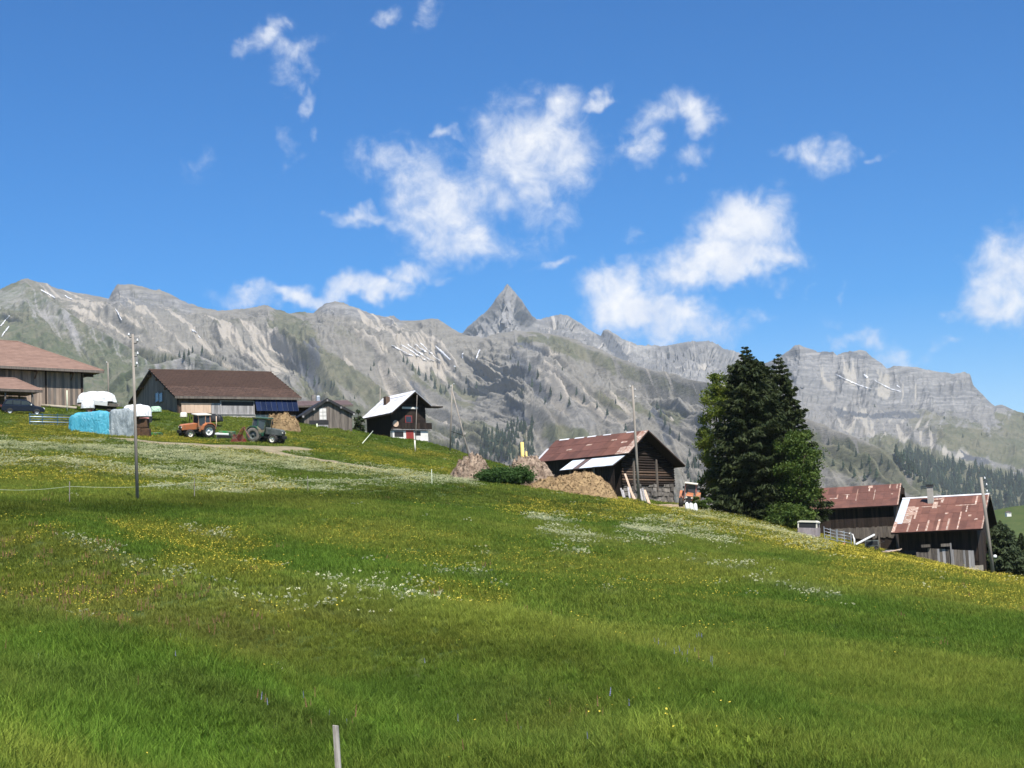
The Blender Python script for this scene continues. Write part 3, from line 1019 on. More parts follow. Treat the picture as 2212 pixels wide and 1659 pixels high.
def inside(poly, x, y):
    c = False
    for i in range(len(poly)):
        (x1, y1), (x2, y2) = poly[i], poly[i - 1]
        if (y1 > y) != (y2 > y) and x < (x2 - x1) * (y - y1) / (y2 - y1) + x1:
            c = not c
    return c


WOODS = [([(1925, 985), (1960, 975), (2010, 995), (2080, 1008), (2140, 1022), (2225, 1040), (2300, 1050), (2300, 1150), (2150, 1130), (2090, 1110), (2030, 1080), (1985, 1045), (1950, 1015)], 620, 26, 'mass of dark conifers on the lower slope behind the rusty roofs'),
         ([(1044, 930), (1062, 925), (1090, 930), (1110, 915), (1150, 912), (1160, 935), (1150, 990), (1040, 1000), (1030, 960)], 130, 22, 'dark conifer wood at the mountain foot behind the dung heap'),
         ([(975, 930), (1000, 925), (1012, 990), (975, 990)], 22, 18, 'small clump of conifers beyond the braced pole'),
         ([(1485, 985), (1540, 960), (1560, 1060), (1480, 1060)], 40, 20, 'conifers on the far slope between barn and spruce')]
for poly, n, hpx, lab in WOODS:
    x0, x1 = min(p[0] for p in poly), max(p[0] for p in poly)
    y0, y1 = min(p[1] for p in poly), max(p[1] for p in poly)
    P, S = [], []
    while len(P) < n:
        x, y = random.uniform(x0, x1), random.uniform(y0, y1)
        if not inside(poly, x, y): continue
        h = hit(x, y)
        if h is None:
            n -= 1
            continue
        H = hpx / FPX * (h[1] - EYE).length * random.uniform(.6, 1.2)
        P.append(tuple(h[1] - Vector((0, 0, .06 * H))))
        w = H * random.uniform(1.0, 1.35)
        S.append((w, w, H))
    n = len(P)
    o = gn_scatter('far_forest', np.array(P), np.stack([np.zeros(n), np.zeros(n), RNG.uniform(0, 6, n)], 1), np.array(S), np.ones((n, 4)), FAR)
    tag(o, lab, 'forest', kind='stuff')

# ------------------------------------------------------------------ dirt track across the slope
def track(name, label, pts, width, mat, up=.05, n=70):
    pts = [gp(*p) for p in pts]
    seg = np.linspace(0, 1, len(pts))
    t = np.linspace(0, 1, n)
    X = np.interp(t, seg, [p.x for p in pts])
    Y = np.interp(t, seg, [p.y for p in pts])
    ker = np.ones(7) / 7
    X = np.convolve(np.pad(X, 3, mode='edge'), ker, 'valid'); Y = np.convolve(np.pad(Y, 3, mode='edge'), ker, 'valid')
    dx, dy = np.gradient(X), np.gradient(Y)
    L = np.hypot(dx, dy)
    V = []
    cs = np.linspace(-1, 1, 7)
    for i in range(n):
        w = width * (1 + .35 * (fbm(t[i] * 14, 0, 3, 77) - .5) * 2) / 2
        for c in cs:
            x, y = X[i] - dy[i] / L[i] * c * w, Y[i] + dx[i] / L[i] * c * w
            V.append((x, y, hz(x, y) + up * (1 - abs(c) ** 6 * 1.4)))
    Fc = [(i * 7 + j, i * 7 + j + 1, i * 7 + j + 8, i * 7 + j + 7) for i in range(n - 1) for j in range(6)]
    o = obj(name, mesh_np(name, V, Fc, True), mat)
    tag(o, label, kind='structure')
    return np.stack([X, Y], 1), width


M_DIRT = simple('pale_dry_dirt', (.27, .22, .14, 1), (.19, .16, .09, 1), .8, .95, bump=.3)
TRACKS = [track('path', 'pale dirt track running past the two tractors', [(255, 947), (330, 956), (430, 961), (520, 966), (590, 969), (640, 966)], 4.0, M_DIRT),
          track('path', 'dirt track bending downhill to the heaps', [(560, 968), (600, 980), (660, 991), (740, 1003), (830, 1016)], 2.4, M_DIRT, .09),
          track('path', 'pale yard track in front of the log barn', [(1410, 1091), (1440, 1093), (1475, 1095), (1510, 1097)], 2.6, M_DIRT)]

# ------------------------------------------------------------------ grass and flowers
YEL = [(130, 1172, 620, 1316, 9, .5), (620, 1316, 1000, 1400, 9, .4), (60, 915, 300, 938, 16, .8), (300, 940, 560, 985, 12, .75), (0, 930, 200, 950, 12, .5), (560, 985, 900, 1035, 10, .4), (600, 940, 1000, 992, 5, .55), (640, 965, 990, 1015, 6, .35), (760, 990, 1000, 1030, 7, .35),
       (0, 1010, 300, 1030, 30, .45), (300, 1040, 620, 1050, 16, .3), (290, 1145, 520, 1175, 26, .6), (380, 1200, 560, 1240, 24, .55), (0, 1150, 180, 1190, 34, .5), (0, 1250, 260, 1270, 50, .5), (150, 1330, 260, 1345, 16, .6),
       (330, 1385, 560, 1450, 12, .3), (560, 1450, 760, 1540, 14, .22), (940, 1275, 1060, 1300, 22, .6), (520, 1300, 620, 1335, 14, .5), (1500, 1112, 1700, 1165, 22, .5), (1700, 1165, 2000, 1215, 24, .65), (2000, 1215, 2260, 1268, 22, .75),
       (1820, 1240, 2212, 1300, 26, .4), (1460, 1110, 1560, 1130, 20, .4), (700, 1150, 1000, 1200, 40, .22), (1100, 1100, 1350, 1110, 16, .3), (1330, 1085, 1420, 1105, 10, .5), (1150, 1220, 1500, 1260, 50, .14), (1250, 1420, 1500, 1500, 60, .12), (1250, 1540, 1500, 1590, 50, .12)]
WHI = [(0, 965, 360, 978, 13, 1.0), (360, 985, 640, 1000, 15, .95), (620, 1005, 900, 1032, 12, .95), (900, 1035, 1010, 1045, 8, .7), (0, 1000, 250, 1012, 12, .55), (250, 1015, 560, 1030, 14, .55), (330, 1060, 560, 1058, 8, .45), (560, 1050, 900, 1046, 8, .5),
       (130, 1160, 280, 1215, 9, .7), (300, 1225, 500, 1285, 11, .55), (500, 1295, 840, 1345, 14, .4), (700, 1270, 900, 1300, 30, .2), (420, 1150, 480, 1162, 9, .5), (1145, 1122, 1205, 1130, 9, .75), (1190, 1150, 1265, 1168, 13, .6), (1215, 1190, 1270, 1198, 7, .6),
       (1370, 1140, 1420, 1152, 11, .6), (1280, 1165, 1440, 1175, 13, .35), (1055, 1190, 1080, 1195, 7, .5), (1495, 1215, 1510, 1220, 8, .5), (1550, 1228, 1600, 1234, 8, .45), (1650, 1255, 1790, 1285, 12, .4), (1015, 1245, 1040, 1252, 7, .6), (930, 1240, 960, 1250, 7, .3),
       (1500, 1110, 1760, 1180, 14, .22), (155, 1330, 172, 1345, 5, .8), (1290, 1275, 1330, 1285, 8, .3), (600, 1450, 640, 1470, 6, .4), (1450, 1130, 1560, 1180, 20, .2)]
BRN = [(0, 1170, 200, 1230, 45, .4), (0, 1290, 260, 1330, 50, .35), (250, 1290, 560, 1380, 45, .4), (0, 1480, 300, 1500, 45, .25), (380, 1480, 700, 1580, 40, .3), (1100, 1520, 1300, 1590, 60, .25)]
DRK = [(200, 1345, 700, 1400, 26, .45), (520, 1400, 900, 1480, 30, .3), (0, 1100, 320, 1096, 20, 1.0), (320, 1096, 1000, 1064, 16, .9), (1000, 1064, 1300, 1100, 14, .6), (850, 1390, 1250, 1440, 30, .5), (700, 1330, 1100, 1420, 30, .4)]  # darker grass, and the shaded side of the folds painted into the tint
BRT = [(420, 1440, 900, 1600, 22, .7), (150, 1370, 420, 1420, 14, .5), (330, 1245, 900, 1370, 14, .35), (0, 1440, 420, 1580, 90, .35), (0, 1400, 300, 1450, 50, .5), (0, 1600, 500, 1650, 60, .7), (1350, 1590, 1600, 1620, 40, .6), (1000, 1450, 1200, 1480, 25, .3), (700, 1210, 1100, 1330, 50, .3), (850, 1010, 960, 1000, 12, .4)]  # brighter grass, and light along the folds painted into the tint


def caps(L, px, py):
    out = np.zeros(px.shape)
    for (x0, y0, x1, y1, r, w) in L:
        dx, dy = x1 - x0, y1 - y0
        t = np.clip(((px - x0) * dx + (py - y0) * dy) / (dx * dx + dy * dy + 1e-9), 0, 1)
        # the meadow is seen at a slant: a patch reaches further sideways than up
        d = np.hypot((px - x0 - t * dx) * .55, py - y0 - t * dy)
        out = np.maximum(out, w * np.clip(1.35 - d / r, 0, 1))
    return out


def blade_mesh(name, n, h, spread, w, seed, mat, segs=3, lean=.5):
    r = random.Random(seed)
    V, Fc = [], []
    for i in range(n):
        a, q = r.uniform(0, 6.28), spread * math.sqrt(r.random())
        bx, by = q * math.cos(a), q * math.sin(a)
        hh = h * r.uniform(.55, 1.15)
        d = r.uniform(0, 6.28)
        ln = lean * r.uniform(.2, 1.1) * hh
        ww = w * r.uniform(.7, 1.3)
        tx, ty = math.cos(d + 1.57) * ww / 2, math.sin(d + 1.57) * ww / 2
        b = len(V)
        for k in range(segs):
            t = k / segs
            x, y, z = bx + math.cos(d) * ln * t * t, by + math.sin(d) * ln * t * t, hh * (t - .12 * t * t)
            f = 1 - .55 * t
            V += [(x - tx * f, y - ty * f, z), (x + tx * f, y + ty * f, z)]
        V.append((bx + math.cos(d) * ln, by + math.sin(d) * ln, hh * .88))
        for k in range(segs - 1):
            Fc.append((b + 2 * k, b + 2 * k + 1, b + 2 * k + 3, b + 2 * k + 2))
        Fc.append((b + 2 * segs - 2, b + 2 * segs - 1, b + 2 * segs))
    me = mesh_np(name, V, Fc)
    me.materials.append(mat)
    return me


def leafy(name, base=None, trans=.48, tint=True, rough=.6):
    m = Mat(name, .85, 0, .08)
    if tint:
        a = m.attr('tint', 'INSTANCER')
        c = a.outputs['Color']
        n = m.noise(m.coord('pos'), 7.0, 3, .6)
        g = m.rng(n, .3, .7, .72, 1.28)
        cb = m.N('ShaderNodeCombineColor')
        for i in range(3): m.K(g, cb.inputs[i])
        c = m.mul(c, cb.outputs[0])
    else:
        c = base
    m.col(c)
    if trans > 0:
        t = m.N('ShaderNodeBsdfTranslucent')
        if isinstance(c, tuple): t.inputs['Color'].default_value = c
        else: m.K(c, t.inputs['Color'])
        mx = m.N('ShaderNodeMixShader')
        mx.inputs[0].default_value = trans
        out = m.nt.nodes['Material Output']
        m.K(m.b.outputs[0], mx.inputs[1]); m.K(t.outputs[0], mx.inputs[2])
        m.K(mx.outputs[0], out.inputs['Surface'])
    return m.m


M_BLADE = leafy('grass_blades')
M_YEL = simple('buttercup_yellow', (.62, .50, .06, 1), (.52, .42, .04, 1), 3, .6)
M_WHI = simple('umbel_white', (.93, .90, .62, 1), (.82, .80, .50, 1), 3, .7)
M_BRN = simple('sorrel_rust', (.20, .10, .045, 1), (.14, .10, .04, 1), 3, .8)
M_VIO = simple('sage_blue_violet', (.20, .20, .33, 1), (.14, .15, .24, 1), 3, .7)


def flower_mesh(name, n, h, spread, head, mat, seed, kind):
    r = random.Random(seed)
    V, Fc = [], []
    for i in range(n):
        a, q = r.uniform(0, 6.28), spread * math.sqrt(r.random())
        x, y, z = q * math.cos(a), q * math.sin(a), h * r.uniform(.7, 1.1)
        if kind == 'disc':
            k, b = 6, len(V)
            tx, ty = r.uniform(-.5, .5), r.uniform(-.5, .5)
            V.append((x, y, z))
            for j in range(k):
                t = j * 6.283 / k
                u, v = head * math.cos(t) * r.uniform(.7, 1.1), head * math.sin(t) * r.uniform(.7, 1.1)
                V.append((x + u, y + v, z + u * tx + v * ty + head * .45))
            Fc += [(b, b + 1 + j, b + 1 + (j + 1) % k) for j in range(k)]
        elif kind == 'umbel':
            for s in range(7):
                u, v = r.gauss(0, head), r.gauss(0, head)
                zz = z + r.uniform(-.02, .03) - (u * u + v * v) * 3
                b, e = len(V), head * r.uniform(.35, .7)
                V += [(x + u - e, y + v - e, zz), (x + u + e, y + v - e, zz + .01), (x + u + e, y + v + e, zz), (x + u - e, y + v + e, zz + .01), (x + u, y + v, zz - e * .9)]
                Fc += [(b, b + 1, b + 4), (b + 1, b + 2, b + 4), (b + 2, b + 3, b + 4), (b + 3, b, b + 4), (b, b + 3, b + 2, b + 1)]
        else:
            for s in range(5):
                zz = z * (.62 + .09 * s)
                b, e = len(V), head * (1.2 - .16 * s)
                V += [(x - e, y, zz), (x, y - e, zz + .01), (x + e, y, zz), (x, y + e, zz + .01), (x, y, zz + z * .12)]
                Fc += [(b, b + 1, b + 4), (b + 1, b + 2, b + 4), (b + 2, b + 3, b + 4), (b + 3, b, b + 4)]
    me = mesh_np(name, V, Fc)
    me.materials.append(mat)
    return me


def band_points(y0, y1, dens, wide=1.12):
    area = 2 * .335 * wide * (y1 * y1 - y0 * y0) / 2 + 8 * (y1 - y0)
    n = int(area * dens)
    yy = np.sqrt(RNG.uniform(y0 * y0, y1 * y1, n))
    xx = RNG.uniform(-1, 1, n) * (.335 * wide * yy + 4)
    return xx, yy


def off_track(x, y):
    ok = np.ones(x.shape, bool)
    for P, w in TRACKS:
        d = np.min((x[:, None] - P[None, ::2, 0]) ** 2 + (y[:, None] - P[None, ::2, 1]) ** 2, axis=1)
        ok &= d > (w * .5 + .3) ** 2
    return ok


KEEP_OUT = []            # (x, y, r) footprints where nothing grows, filled by the buildings


def clear_of(x, y):
    ok = off_track(x, y)
    for fx, fy, th, hx, hy in KEEP_OUT:
        c, s = math.cos(th), math.sin(th)
        u, v = (x - fx) * c + (y - fy) * s, -(x - fx) * s + (y - fy) * c
        ok &= ~((np.abs(u) < hx) & (np.abs(v) < hy))
    return ok


def paint(x, y):
    z = height(x, y)
    px, py = proj_np(np.stack([x, y, z], 1))
    wob = (fbm(x / 3, y / 3, 3, 33) - .5)
    px2, py2 = px + wob * 60, py + (fbm(x / 4, y / 4, 3, 35) - .5) * 26
    return z, px2, py2


def tint_for(x, y, px, py):
    n1 = fbm(x / 14, y / 14, 4, 51)
    n2 = fbm(x / 3.2, y / 3.2, 3, 53)
    n3 = RNG.uniform(0, 1, x.shape)
    k = np.clip((n1 - .5) * 2.2 + (n2 - .5) * 1.2 + .5 + (n3 - .5) * .5, 0, 1)[:, None]
    c = np.array([.114, .190, .026]) * (1 - k) + np.array([.236, .274, .046]) * k
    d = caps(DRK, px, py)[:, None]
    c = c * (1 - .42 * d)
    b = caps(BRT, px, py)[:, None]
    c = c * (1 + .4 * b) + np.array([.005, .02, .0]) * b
    br = caps(BRN, px, py)[:, None]
    c = c * (1 - .55 * br) + np.array([.17, .14, .055]) * .55 * br
    ye = caps(YEL, px, py)[:, None]
    c = c * (1 - .5 * ye) + np.array([.32, .27, .04]) * .5 * ye
    wh = caps(WHI, px, py)[:, None]
    c = c * (1 - .35 * wh) + np.array([.32, .33, .16]) * .35 * wh
    far = sstep(60, 150, y)[:, None]
    c = c * (1 - .12 * far) + np.array([.10, .12, .03]) * .12 * far
    c *= RNG.uniform(.72, 1.25, (len(x), 1))
    return np.concatenate([c, np.ones((len(x), 1))], 1)


def sow_grass():
    near = [blade_mesh('tuft', 34, .19, .15, .009, s, M_BLADE, 3, .85) for s in range(5)] + [blade_mesh('tuft', 14, .30, .14, .008, 50 + s, M_BLADE, 4, .9) for s in range(2)] + [blade_mesh('rosette', 11, .13, .10, .05, 70, M_BLADE, 3, 1.3), blade_mesh('stalks', 6, .42, .16, .005, 71, M_BLADE, 3, .45)]
    mid = [blade_mesh('tuft', 32, .20, .28, .020, 20 + s, M_BLADE, 2, .85) for s in range(4)]
    far = [blade_mesh('tuft', 30, .36, .55, .075, 40 + s, M_BLADE, 2, .8) for s in range(4)]
    for nm, pr, y0, y1, dens, lab in (('grass', near, 11, 42, 85, 'long lush grass of the near meadow'), ('grass', mid, 42, 95, 28, 'green grass of the middle meadow'), ('grass', far, 95, 215, 7, 'short grass of the far slope round the farm')):
        x, y = band_points(y0, y1, dens)
        ok = clear_of(x, y)
        x, y = x[ok], y[ok]
        z, px, py = paint(x, y)
        n = len(x)
        sc = RNG.uniform(.7, 1.25, n) * (.75 + .5 * fbm(x / 6, y / 6, 3, 61)) * (1 + .45 * sstep(0, -9, x) * sstep(45, 20, y))
        if y0 > 90: sc *= .55
        R = np.stack([RNG.normal(0, .12, n), RNG.normal(.08, .12, n), RNG.uniform(0, 6.28, n)], 1)
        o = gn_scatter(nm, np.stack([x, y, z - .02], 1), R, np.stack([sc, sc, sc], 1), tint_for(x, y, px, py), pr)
        tag(o, lab, 'grass', kind='stuff')


def sow_flowers():
    specs = [('yellow_flowers', 'yellow buttercups scattered in patches over the meadow', YEL, M_YEL, 'disc', (.019, .22), .24, .014),
             ('white_flowers', 'white umbel flowers in bands and clumps over the meadow', WHI, M_WHI, 'umbel', (.021, .27), .30, .004),
             ('sorrel', 'rust brown sorrel heads in the near meadow', BRN, M_BRN, 'spike', (.014, .33), .20, .006),
             ('sage_flowers', 'a few blue violet flower spikes in the grass', [(0, 1500, 300, 1520, 60, .12), (350, 1450, 900, 1560, 60, .12), (1400, 1440, 1500, 1440, 40, .35), (850, 1480, 1300, 1560, 60, .10)], M_VIO, 'spike', (.011, .24), .2, .0)]
    for name, lab, L, mat, kind, (head, h), spread, base in specs:
        sets = [flower_mesh('head', 1, h, .02, head, mat, 100 + s, kind) for s in range(2)] + [flower_mesh('head', 4, h, spread, head * 1.15, mat, 110 + s, kind) for s in range(3)] + [flower_mesh('head', 5, h, spread * 2.6, head * 1.7, mat, 120 + s, kind) for s in range(3)]
        Ps, Ss, Is = [], [], []
        for y0, y1, dens, lo, hi in ((11, 40, 10, 0, 2), (40, 90, 12, 2, 5), (90, 205, 11, 5, 8)):
            x, y = band_points(y0, y1, dens)
            ok = clear_of(x, y)
            x, y = x[ok], y[ok]
            z, px, py = paint(x, y)
            cl = .5 * fbm(x / .9, y / .9, 3, 71) + .5 * fbm(x / 6, y / 1.8, 3, 79)
            w = caps(L, px, py) * sstep(.38, .58, cl) * 1.5 + base * sstep(.55, .7, cl) * 3
            w *= (.5 if y0 < 40 else .85 if y0 < 90 else 1.4) * (3.0 if name == 'yellow_flowers' else .8 if name == 'white_flowers' else .6)
            ok = RNG.uniform(0, 1, len(x)) < w
            n = ok.sum()
            Ps.append(np.stack([x[ok], y[ok], z[ok]], 1))
            s = RNG.uniform(.75, 1.25, n) * (.8 if y0 > 80 else 1)
            Ss.append(np.stack([s, s, s], 1))
            Is.append(RNG.integers(lo, hi, n))
        P, S, I = np.concatenate(Ps), np.concatenate(Ss), np.concatenate(Is)
        n = len(P)
        R = np.stack([RNG.normal(0, .1, n), RNG.normal(0, .1, n), RNG.uniform(0, 6.28, n)], 1)
        o = gn_scatter(name, P, R, S, np.ones((n, 4)), sets, I)
        tag(o, lab, 'flowers', kind='stuff')

# ------------------------------------------------------------------ trees near the farm
def quads(name, C, A, B, mat, parent):
    """leaf quads: centre C, half axes A and B"""
    n = len(C)
    V = np.stack([C - A - B * .35, C + A * .1 - B, C + A + B * .1, C - A * .1 + B], 1).reshape(-1, 3)
    return obj(name, fast_mesh(name, V, np.arange(4 * n).reshape(n, 4)), mat, parent)


M_BARK = simple('bark', (.09, .065, .045, 1), (.05, .04, .03, 1), 2, .95, bump=.4, stretch=(1, 1, .2))


def leaf_mat(name, c1, c2, scale=.9, trans=.25):
    m = Mat(name, .65, 0, .2)
    n = m.noise(m.coord('pos'), scale, 4, .6)
    c = m.mix(m.rng(n, .35, .65), c1, c2)
    m.col(c)
    t = m.N('ShaderNodeBsdfTranslucent')
    m.K(c, t.inputs['Color'])
    mx = m.N('ShaderNodeMixShader')
    mx.inputs[0].default_value = trans
    m.K(m.b.outputs[0], mx.inputs[1]); m.K(t.outputs[0], mx.inputs[2])
    m.K(mx.outputs[0], m.nt.nodes['Material Output'].inputs['Surface'])
    return m.m


M_SPRUCE = leaf_mat('spruce_needles', (.018, .031, .010, 1), (.048, .062, .018, 1), 1.1, .16)
M_LEAF = leaf_mat('young_broad_leaves', (.095, .145, .018, 1), (.18, .21, .028, 1), 1.2, .4)
M_LEAF2 = leaf_mat('darker_broad_leaves', (.045, .085, .014, 1), (.09, .13, .022, 1), 1.2, .3)
M_OLIVE = leaf_mat('dusty_green_needles', (.035, .055, .022, 1), (.065, .085, .035, 1), .8, .15)


def spruce(name, label, base, H, R, seed, mat, group=None, dens=1.0, z0=.05, power=.85):
    r = np.random.default_rng(seed)
    root = empty(name, base, 0, label, 'tree', group)
    MB().tube([(0, 0, -.5), (0, 0, H * .5), (0, 0, H * .97)], [R * .085, R * .05, .02], 9).build('trunk', M_BARK, root, True)
    C, A, B = [], [], []
    z = H * z0
    while z < H * .985:
        f = (z / H - z0) / (1 - z0)
        nb = int(r.integers(8, 12) if f < .9 else 6)
        az0 = r.uniform(0, 6.28)
        Rl = R * min((1 - f) ** power, 1.75 * (1 - f)) * (1 + .10 * math.sin(z * 2.1 + seed)) + .05
        for k in range(nb):
            a = az0 + k * 6.283 / nb + r.normal(0, .18)
            Lb = Rl * r.uniform(.6, 1.22)
            m = max(3, int(Lb * 44 * dens * (.75 + .5 * r.random())))
            s = np.sqrt(r.uniform(.02, 1, m))
            droop = -(.32 - .5 * f) * Lb * s + .16 * Lb * s ** 2.5
            lat = r.normal(0, .16 + .22 * (1 - s), m) * Lb * .42
            u, w = np.array([math.cos(a), math.sin(a), 0]), np.array([-math.sin(a), math.cos(a), 0])
            zz = z + droop - np.abs(r.normal(0, .19, m)) * (1.15 - .8 * f)
            c = u[None] * (s * Lb)[:, None] + w[None] * lat[:, None]
            c[:, 2] = zz
            ln = r.uniform(.18, .42, m)[:, None] * min(1, .42 + Rl * .28)
            d = u[None] * r.uniform(.3, 1.0, (m, 1)) + w[None] * (np.sign(lat)[:, None] * r.uniform(.0, .9, (m, 1))) + np.array([0, 0, 1])[None] * r.uniform(-1.0, .15, (m, 1))
            d /= np.linalg.norm(d, axis=1, keepdims=True)
            q = np.cross(d, r.normal(0, 1, (m, 3)))
            q /= np.linalg.norm(q, axis=1, keepdims=True) + 1e-9
            C.append(c); A.append(d * ln); B.append(q * ln * r.uniform(.17, .32, (m, 1)))
        z += H * .029 * r.uniform(.7, 1.3) * (1.15 - .5 * f)
    quads('crown', np.concatenate(C), np.concatenate(A), np.concatenate(B), mat, root)
    return root


def broadleaf(name, label, base, H, rx, rz, seed, mat, cat='tree', trunk=True, nclump=90, per=150, leaf=.13, zc=None, group=None):
    r = np.random.default_rng(seed)
    root = empty(name, base, 0, label, cat, group)
    zc = zc if zc is not None else H - rz
    d = r.normal(0, 1, (nclump, 3))
    d /= np.linalg.norm(d, axis=1, keepdims=True)
    q = r.uniform(.35, 1.0, (nclump, 1)) ** .5
    cl = d * q * np.array([rx, rx, rz]) * r.uniform(.82, 1.12, (nclump, 1))
    cl[:, 2] += zc
    cl = cl[cl[:, 2] > .15]
    cr = r.uniform(.20, .42, len(cl)) * rx * .75
    C = (cl[:, None] + r.normal(0, 1, (len(cl), per, 3)) * cr[:, None, None] * np.array([.55, .55, .42])).reshape(-1, 3)
    n = len(C)
    A = r.normal(0, 1, (n, 3)); A /= np.linalg.norm(A, axis=1, keepdims=True)
    B = np.cross(A, r.normal(0, 1, (n, 3))); B /= np.linalg.norm(B, axis=1, keepdims=True)
    ln = r.uniform(.6, 1.3, (n, 1)) * leaf
    quads('crown', C, A * ln, B * ln * .6, mat, root)
    if trunk:
        mb = MB().tube([(0, 0, -.4), (.1, 0, zc * .5), (0, .1, zc)], [.26, .2, .12], 8)
        for k in range(7):
            c = cl[k * (len(cl) // 7)]
            mb.tube([(0, 0, zc * .45 + k * .2), tuple(c * np.array([.5, .5, 1])), tuple(c)], [.12, .07, .03], 6)
        mb.build('trunk', M_BARK, root, True)
    else:
        mb = MB()
        for k in range(9):
            c = cl[k * (len(cl) // 9)]
            mb.tube([(c[0] * .2, c[1] * .2, -.2), tuple(c * .6), tuple(c)], [.05, .035, .015], 5)
        mb.build('stem', M_BARK, root, True)
    return root


def on(px, depth, up=0.0):
    p = gd(px, depth)
    return Vector((p.x, p.y, p.z + up))


def top_h(base, px, py):
    """height a thing needs at base to reach picture point (px, py)"""
    return at(px, py, base.y).z - base.z


b = on(1632, 164); spruce('spruce_tree', 'tallest dark spruce in the clump between the two barns', b, top_h(b, 1627, 740), 5.3, 1, M_SPRUCE, 'spruces of the clump', dens=1.4, power=.64)
b = on(1702, 168); spruce('spruce_tree', 'dark spruce with ragged top at the right of the clump', b, top_h(b, 1697, 757), 4.1, 2, M_SPRUCE, 'spruces of the clump', power=.68, dens=1.35)
b = on(1664, 171); spruce('spruce_tree', 'shorter spruce between the two taller tops of the clump', b, top_h(b, 1660, 770), 3.6, 3, M_SPRUCE, 'spruces of the clump', dens=1.3, power=.7)
b = on(1563, 170); broadleaf('maple_tree', 'bright yellow green leafy tree at the left edge of the spruces', b, top_h(b, 1580, 788), 2.5, 7.8, 4, M_LEAF, nclump=150, per=130)
b = on(1730, 161); broadleaf('ash_tree', 'mid green leafy tree at the lower right of the spruces', b, top_h(b, 1728, 925), 2.5, 4.2, 5, M_LEAF2, nclump=100, per=130)
b = on(1556, 169); broadleaf('beech_tree', 'dark leafy lower tree at the left foot of the spruces', b, top_h(b, 1555, 985), 1.9, 3.0, 14, M_LEAF2, nclump=60, per=130)
b = on(1700, 160); broadleaf('elder_bush', 'round green bush in front of the spruces beside the trailer', b, top_h(b, 1700, 1084) + .2, 2.9, 1.25, 6, M_LEAF2, 'bush', False, 70, 140, zc=.9)
b = on(1512, 160); broadleaf('hazel_bush', 'small dark bush behind the front-facing tractor', b, 1.5, 1.1, .8, 7, M_LEAF2, 'bush', False, 34, 120, zc=.6)
b = on(2158, 172); spruce('pine_tree', 'dusty olive green pine just beyond the leaning pole', b, top_h(b, 2160, 1124), 2.7, 8, M_OLIVE, None, 1.1, .04, .6)
b = on(2201, 180); spruce('spruce_tree', 'dark narrow spruce at the right edge of the picture', b, top_h(b, 2200, 1150), 2.1, 9, M_SPRUCE)
b = on(782, 187); broadleaf('willow_bush', 'pale green bush between the grey shed and the chalet', b, top_h(b, 785, 888), .7, 1.3, 10, M_OLIVE, 'bush', False, 26, 110, zc=1.1)

# ------------------------------------------------------------------ wood, metal and stone
M_WOOD_DARK = simple('sun_blackened_timber', (.034, .022, .016, 1), (.018, .013, .011, 1), 1.5, .9, bump=.25, stretch=(4, 4, .5), byobj=.45)
M_WOOD_GREY = simple('weathered_grey_boards', (.17, .145, .12, 1), (.095, .08, .07, 1), 1.3, .9, bump=.25, stretch=(5, 5, .5), byobj=.28)
M_WOOD_LIGHT = simple('light_grey_brown_boards', (.33, .255, .195, 1), (.22, .17, .135, 1), 1.3, .9, bump=.2, stretch=(5, 5, .5), byobj=.2)
M_WOOD_BROWN = simple('brown_barn_boards', (.135, .088, .06, 1), (.085, .055, .04, 1), 1.3, .9, bump=.2, stretch=(5, 5, .5), byobj=.22)
M_WOOD_PALE = simple('fresh_pale_boards', (.60, .44, .32, 1), (.50, .36, .26, 1), 1.5, .8, stretch=(4, 4, .6), byobj=.1)
M_WOOD_SILVER = simple('silvered_boards', (.36, .34, .33, 1), (.22, .21, .21, 1), 1.4, .85, stretch=(5, 5, .5), byobj=.25)
M_WOOD_WARM = simple('orange_brown_rafters', (.22, .115, .05, 1), (.13, .07, .035, 1), 1.3, .85, byobj=.2)
M_WHITE = simple('whitewashed_plaster', (.74, .72, .66, 1), (.60, .58, .53, 1), .8, .9)
M_RED = simple('red_painted_door', (.30, .045, .035, 1), (.22, .035, .03, 1), 2, .6)
M_CONC = simple('old_concrete', (.42, .40, .36, 1), (.28, .26, .23, 1), 1.0, .95, bump=.3)
M_STONE = simple('grey_field_stone', (.22, .20, .18, 1), (.12, .11, .10, 1), 2.0, .95, bump=.4, byobj=.4)
M_STONE_PALE = simple('pale_rubble_stone', (.52, .46, .36, 1), (.36, .31, .24, 1), 2.0, .95, bump=.4, byobj=.25)
M_GLASS = simple('dark_window_glass', (.035, .04, .055, 1), (.02, .025, .035, 1), 1, .12, spec=.5)
M_SOLAR = simple('dark_blue_solar_cells', (.012, .020, .055, 1), (.008, .014, .040, 1), .6, .18, spec=.5, byobj=.25)
M_ALU = simple('galvanised_metal', (.50, .53, .56, 1), (.38, .40, .43, 1), 1.5, .45, .6)
M_GREYRIM = simple('dark_rim', (.09, .11, .16, 1), (.07, .09, .13, 1), 1.5, .5)
M_BLACKM = simple('black_metal', (.03, .03, .032, 1), (.02, .02, .02, 1), 2, .6)
M_TILE_BROWN = simple('brown_roof_tile', (.088, .052, .037, 1), (.062, .038, .028, 1), 2.2, .85, byobj=.22)
M_TILE_PINK = simple('faded_pink_brown_tile', (.235, .15, .115, 1), (.19, .12, .092, 1), 1.2, .9, byobj=.06)
M_TILE_DUSK = simple('dull_mauve_brown_sheet', (.125, .085, .08, 1), (.10, .07, .065, 1), 1.0, .8, byobj=.08)


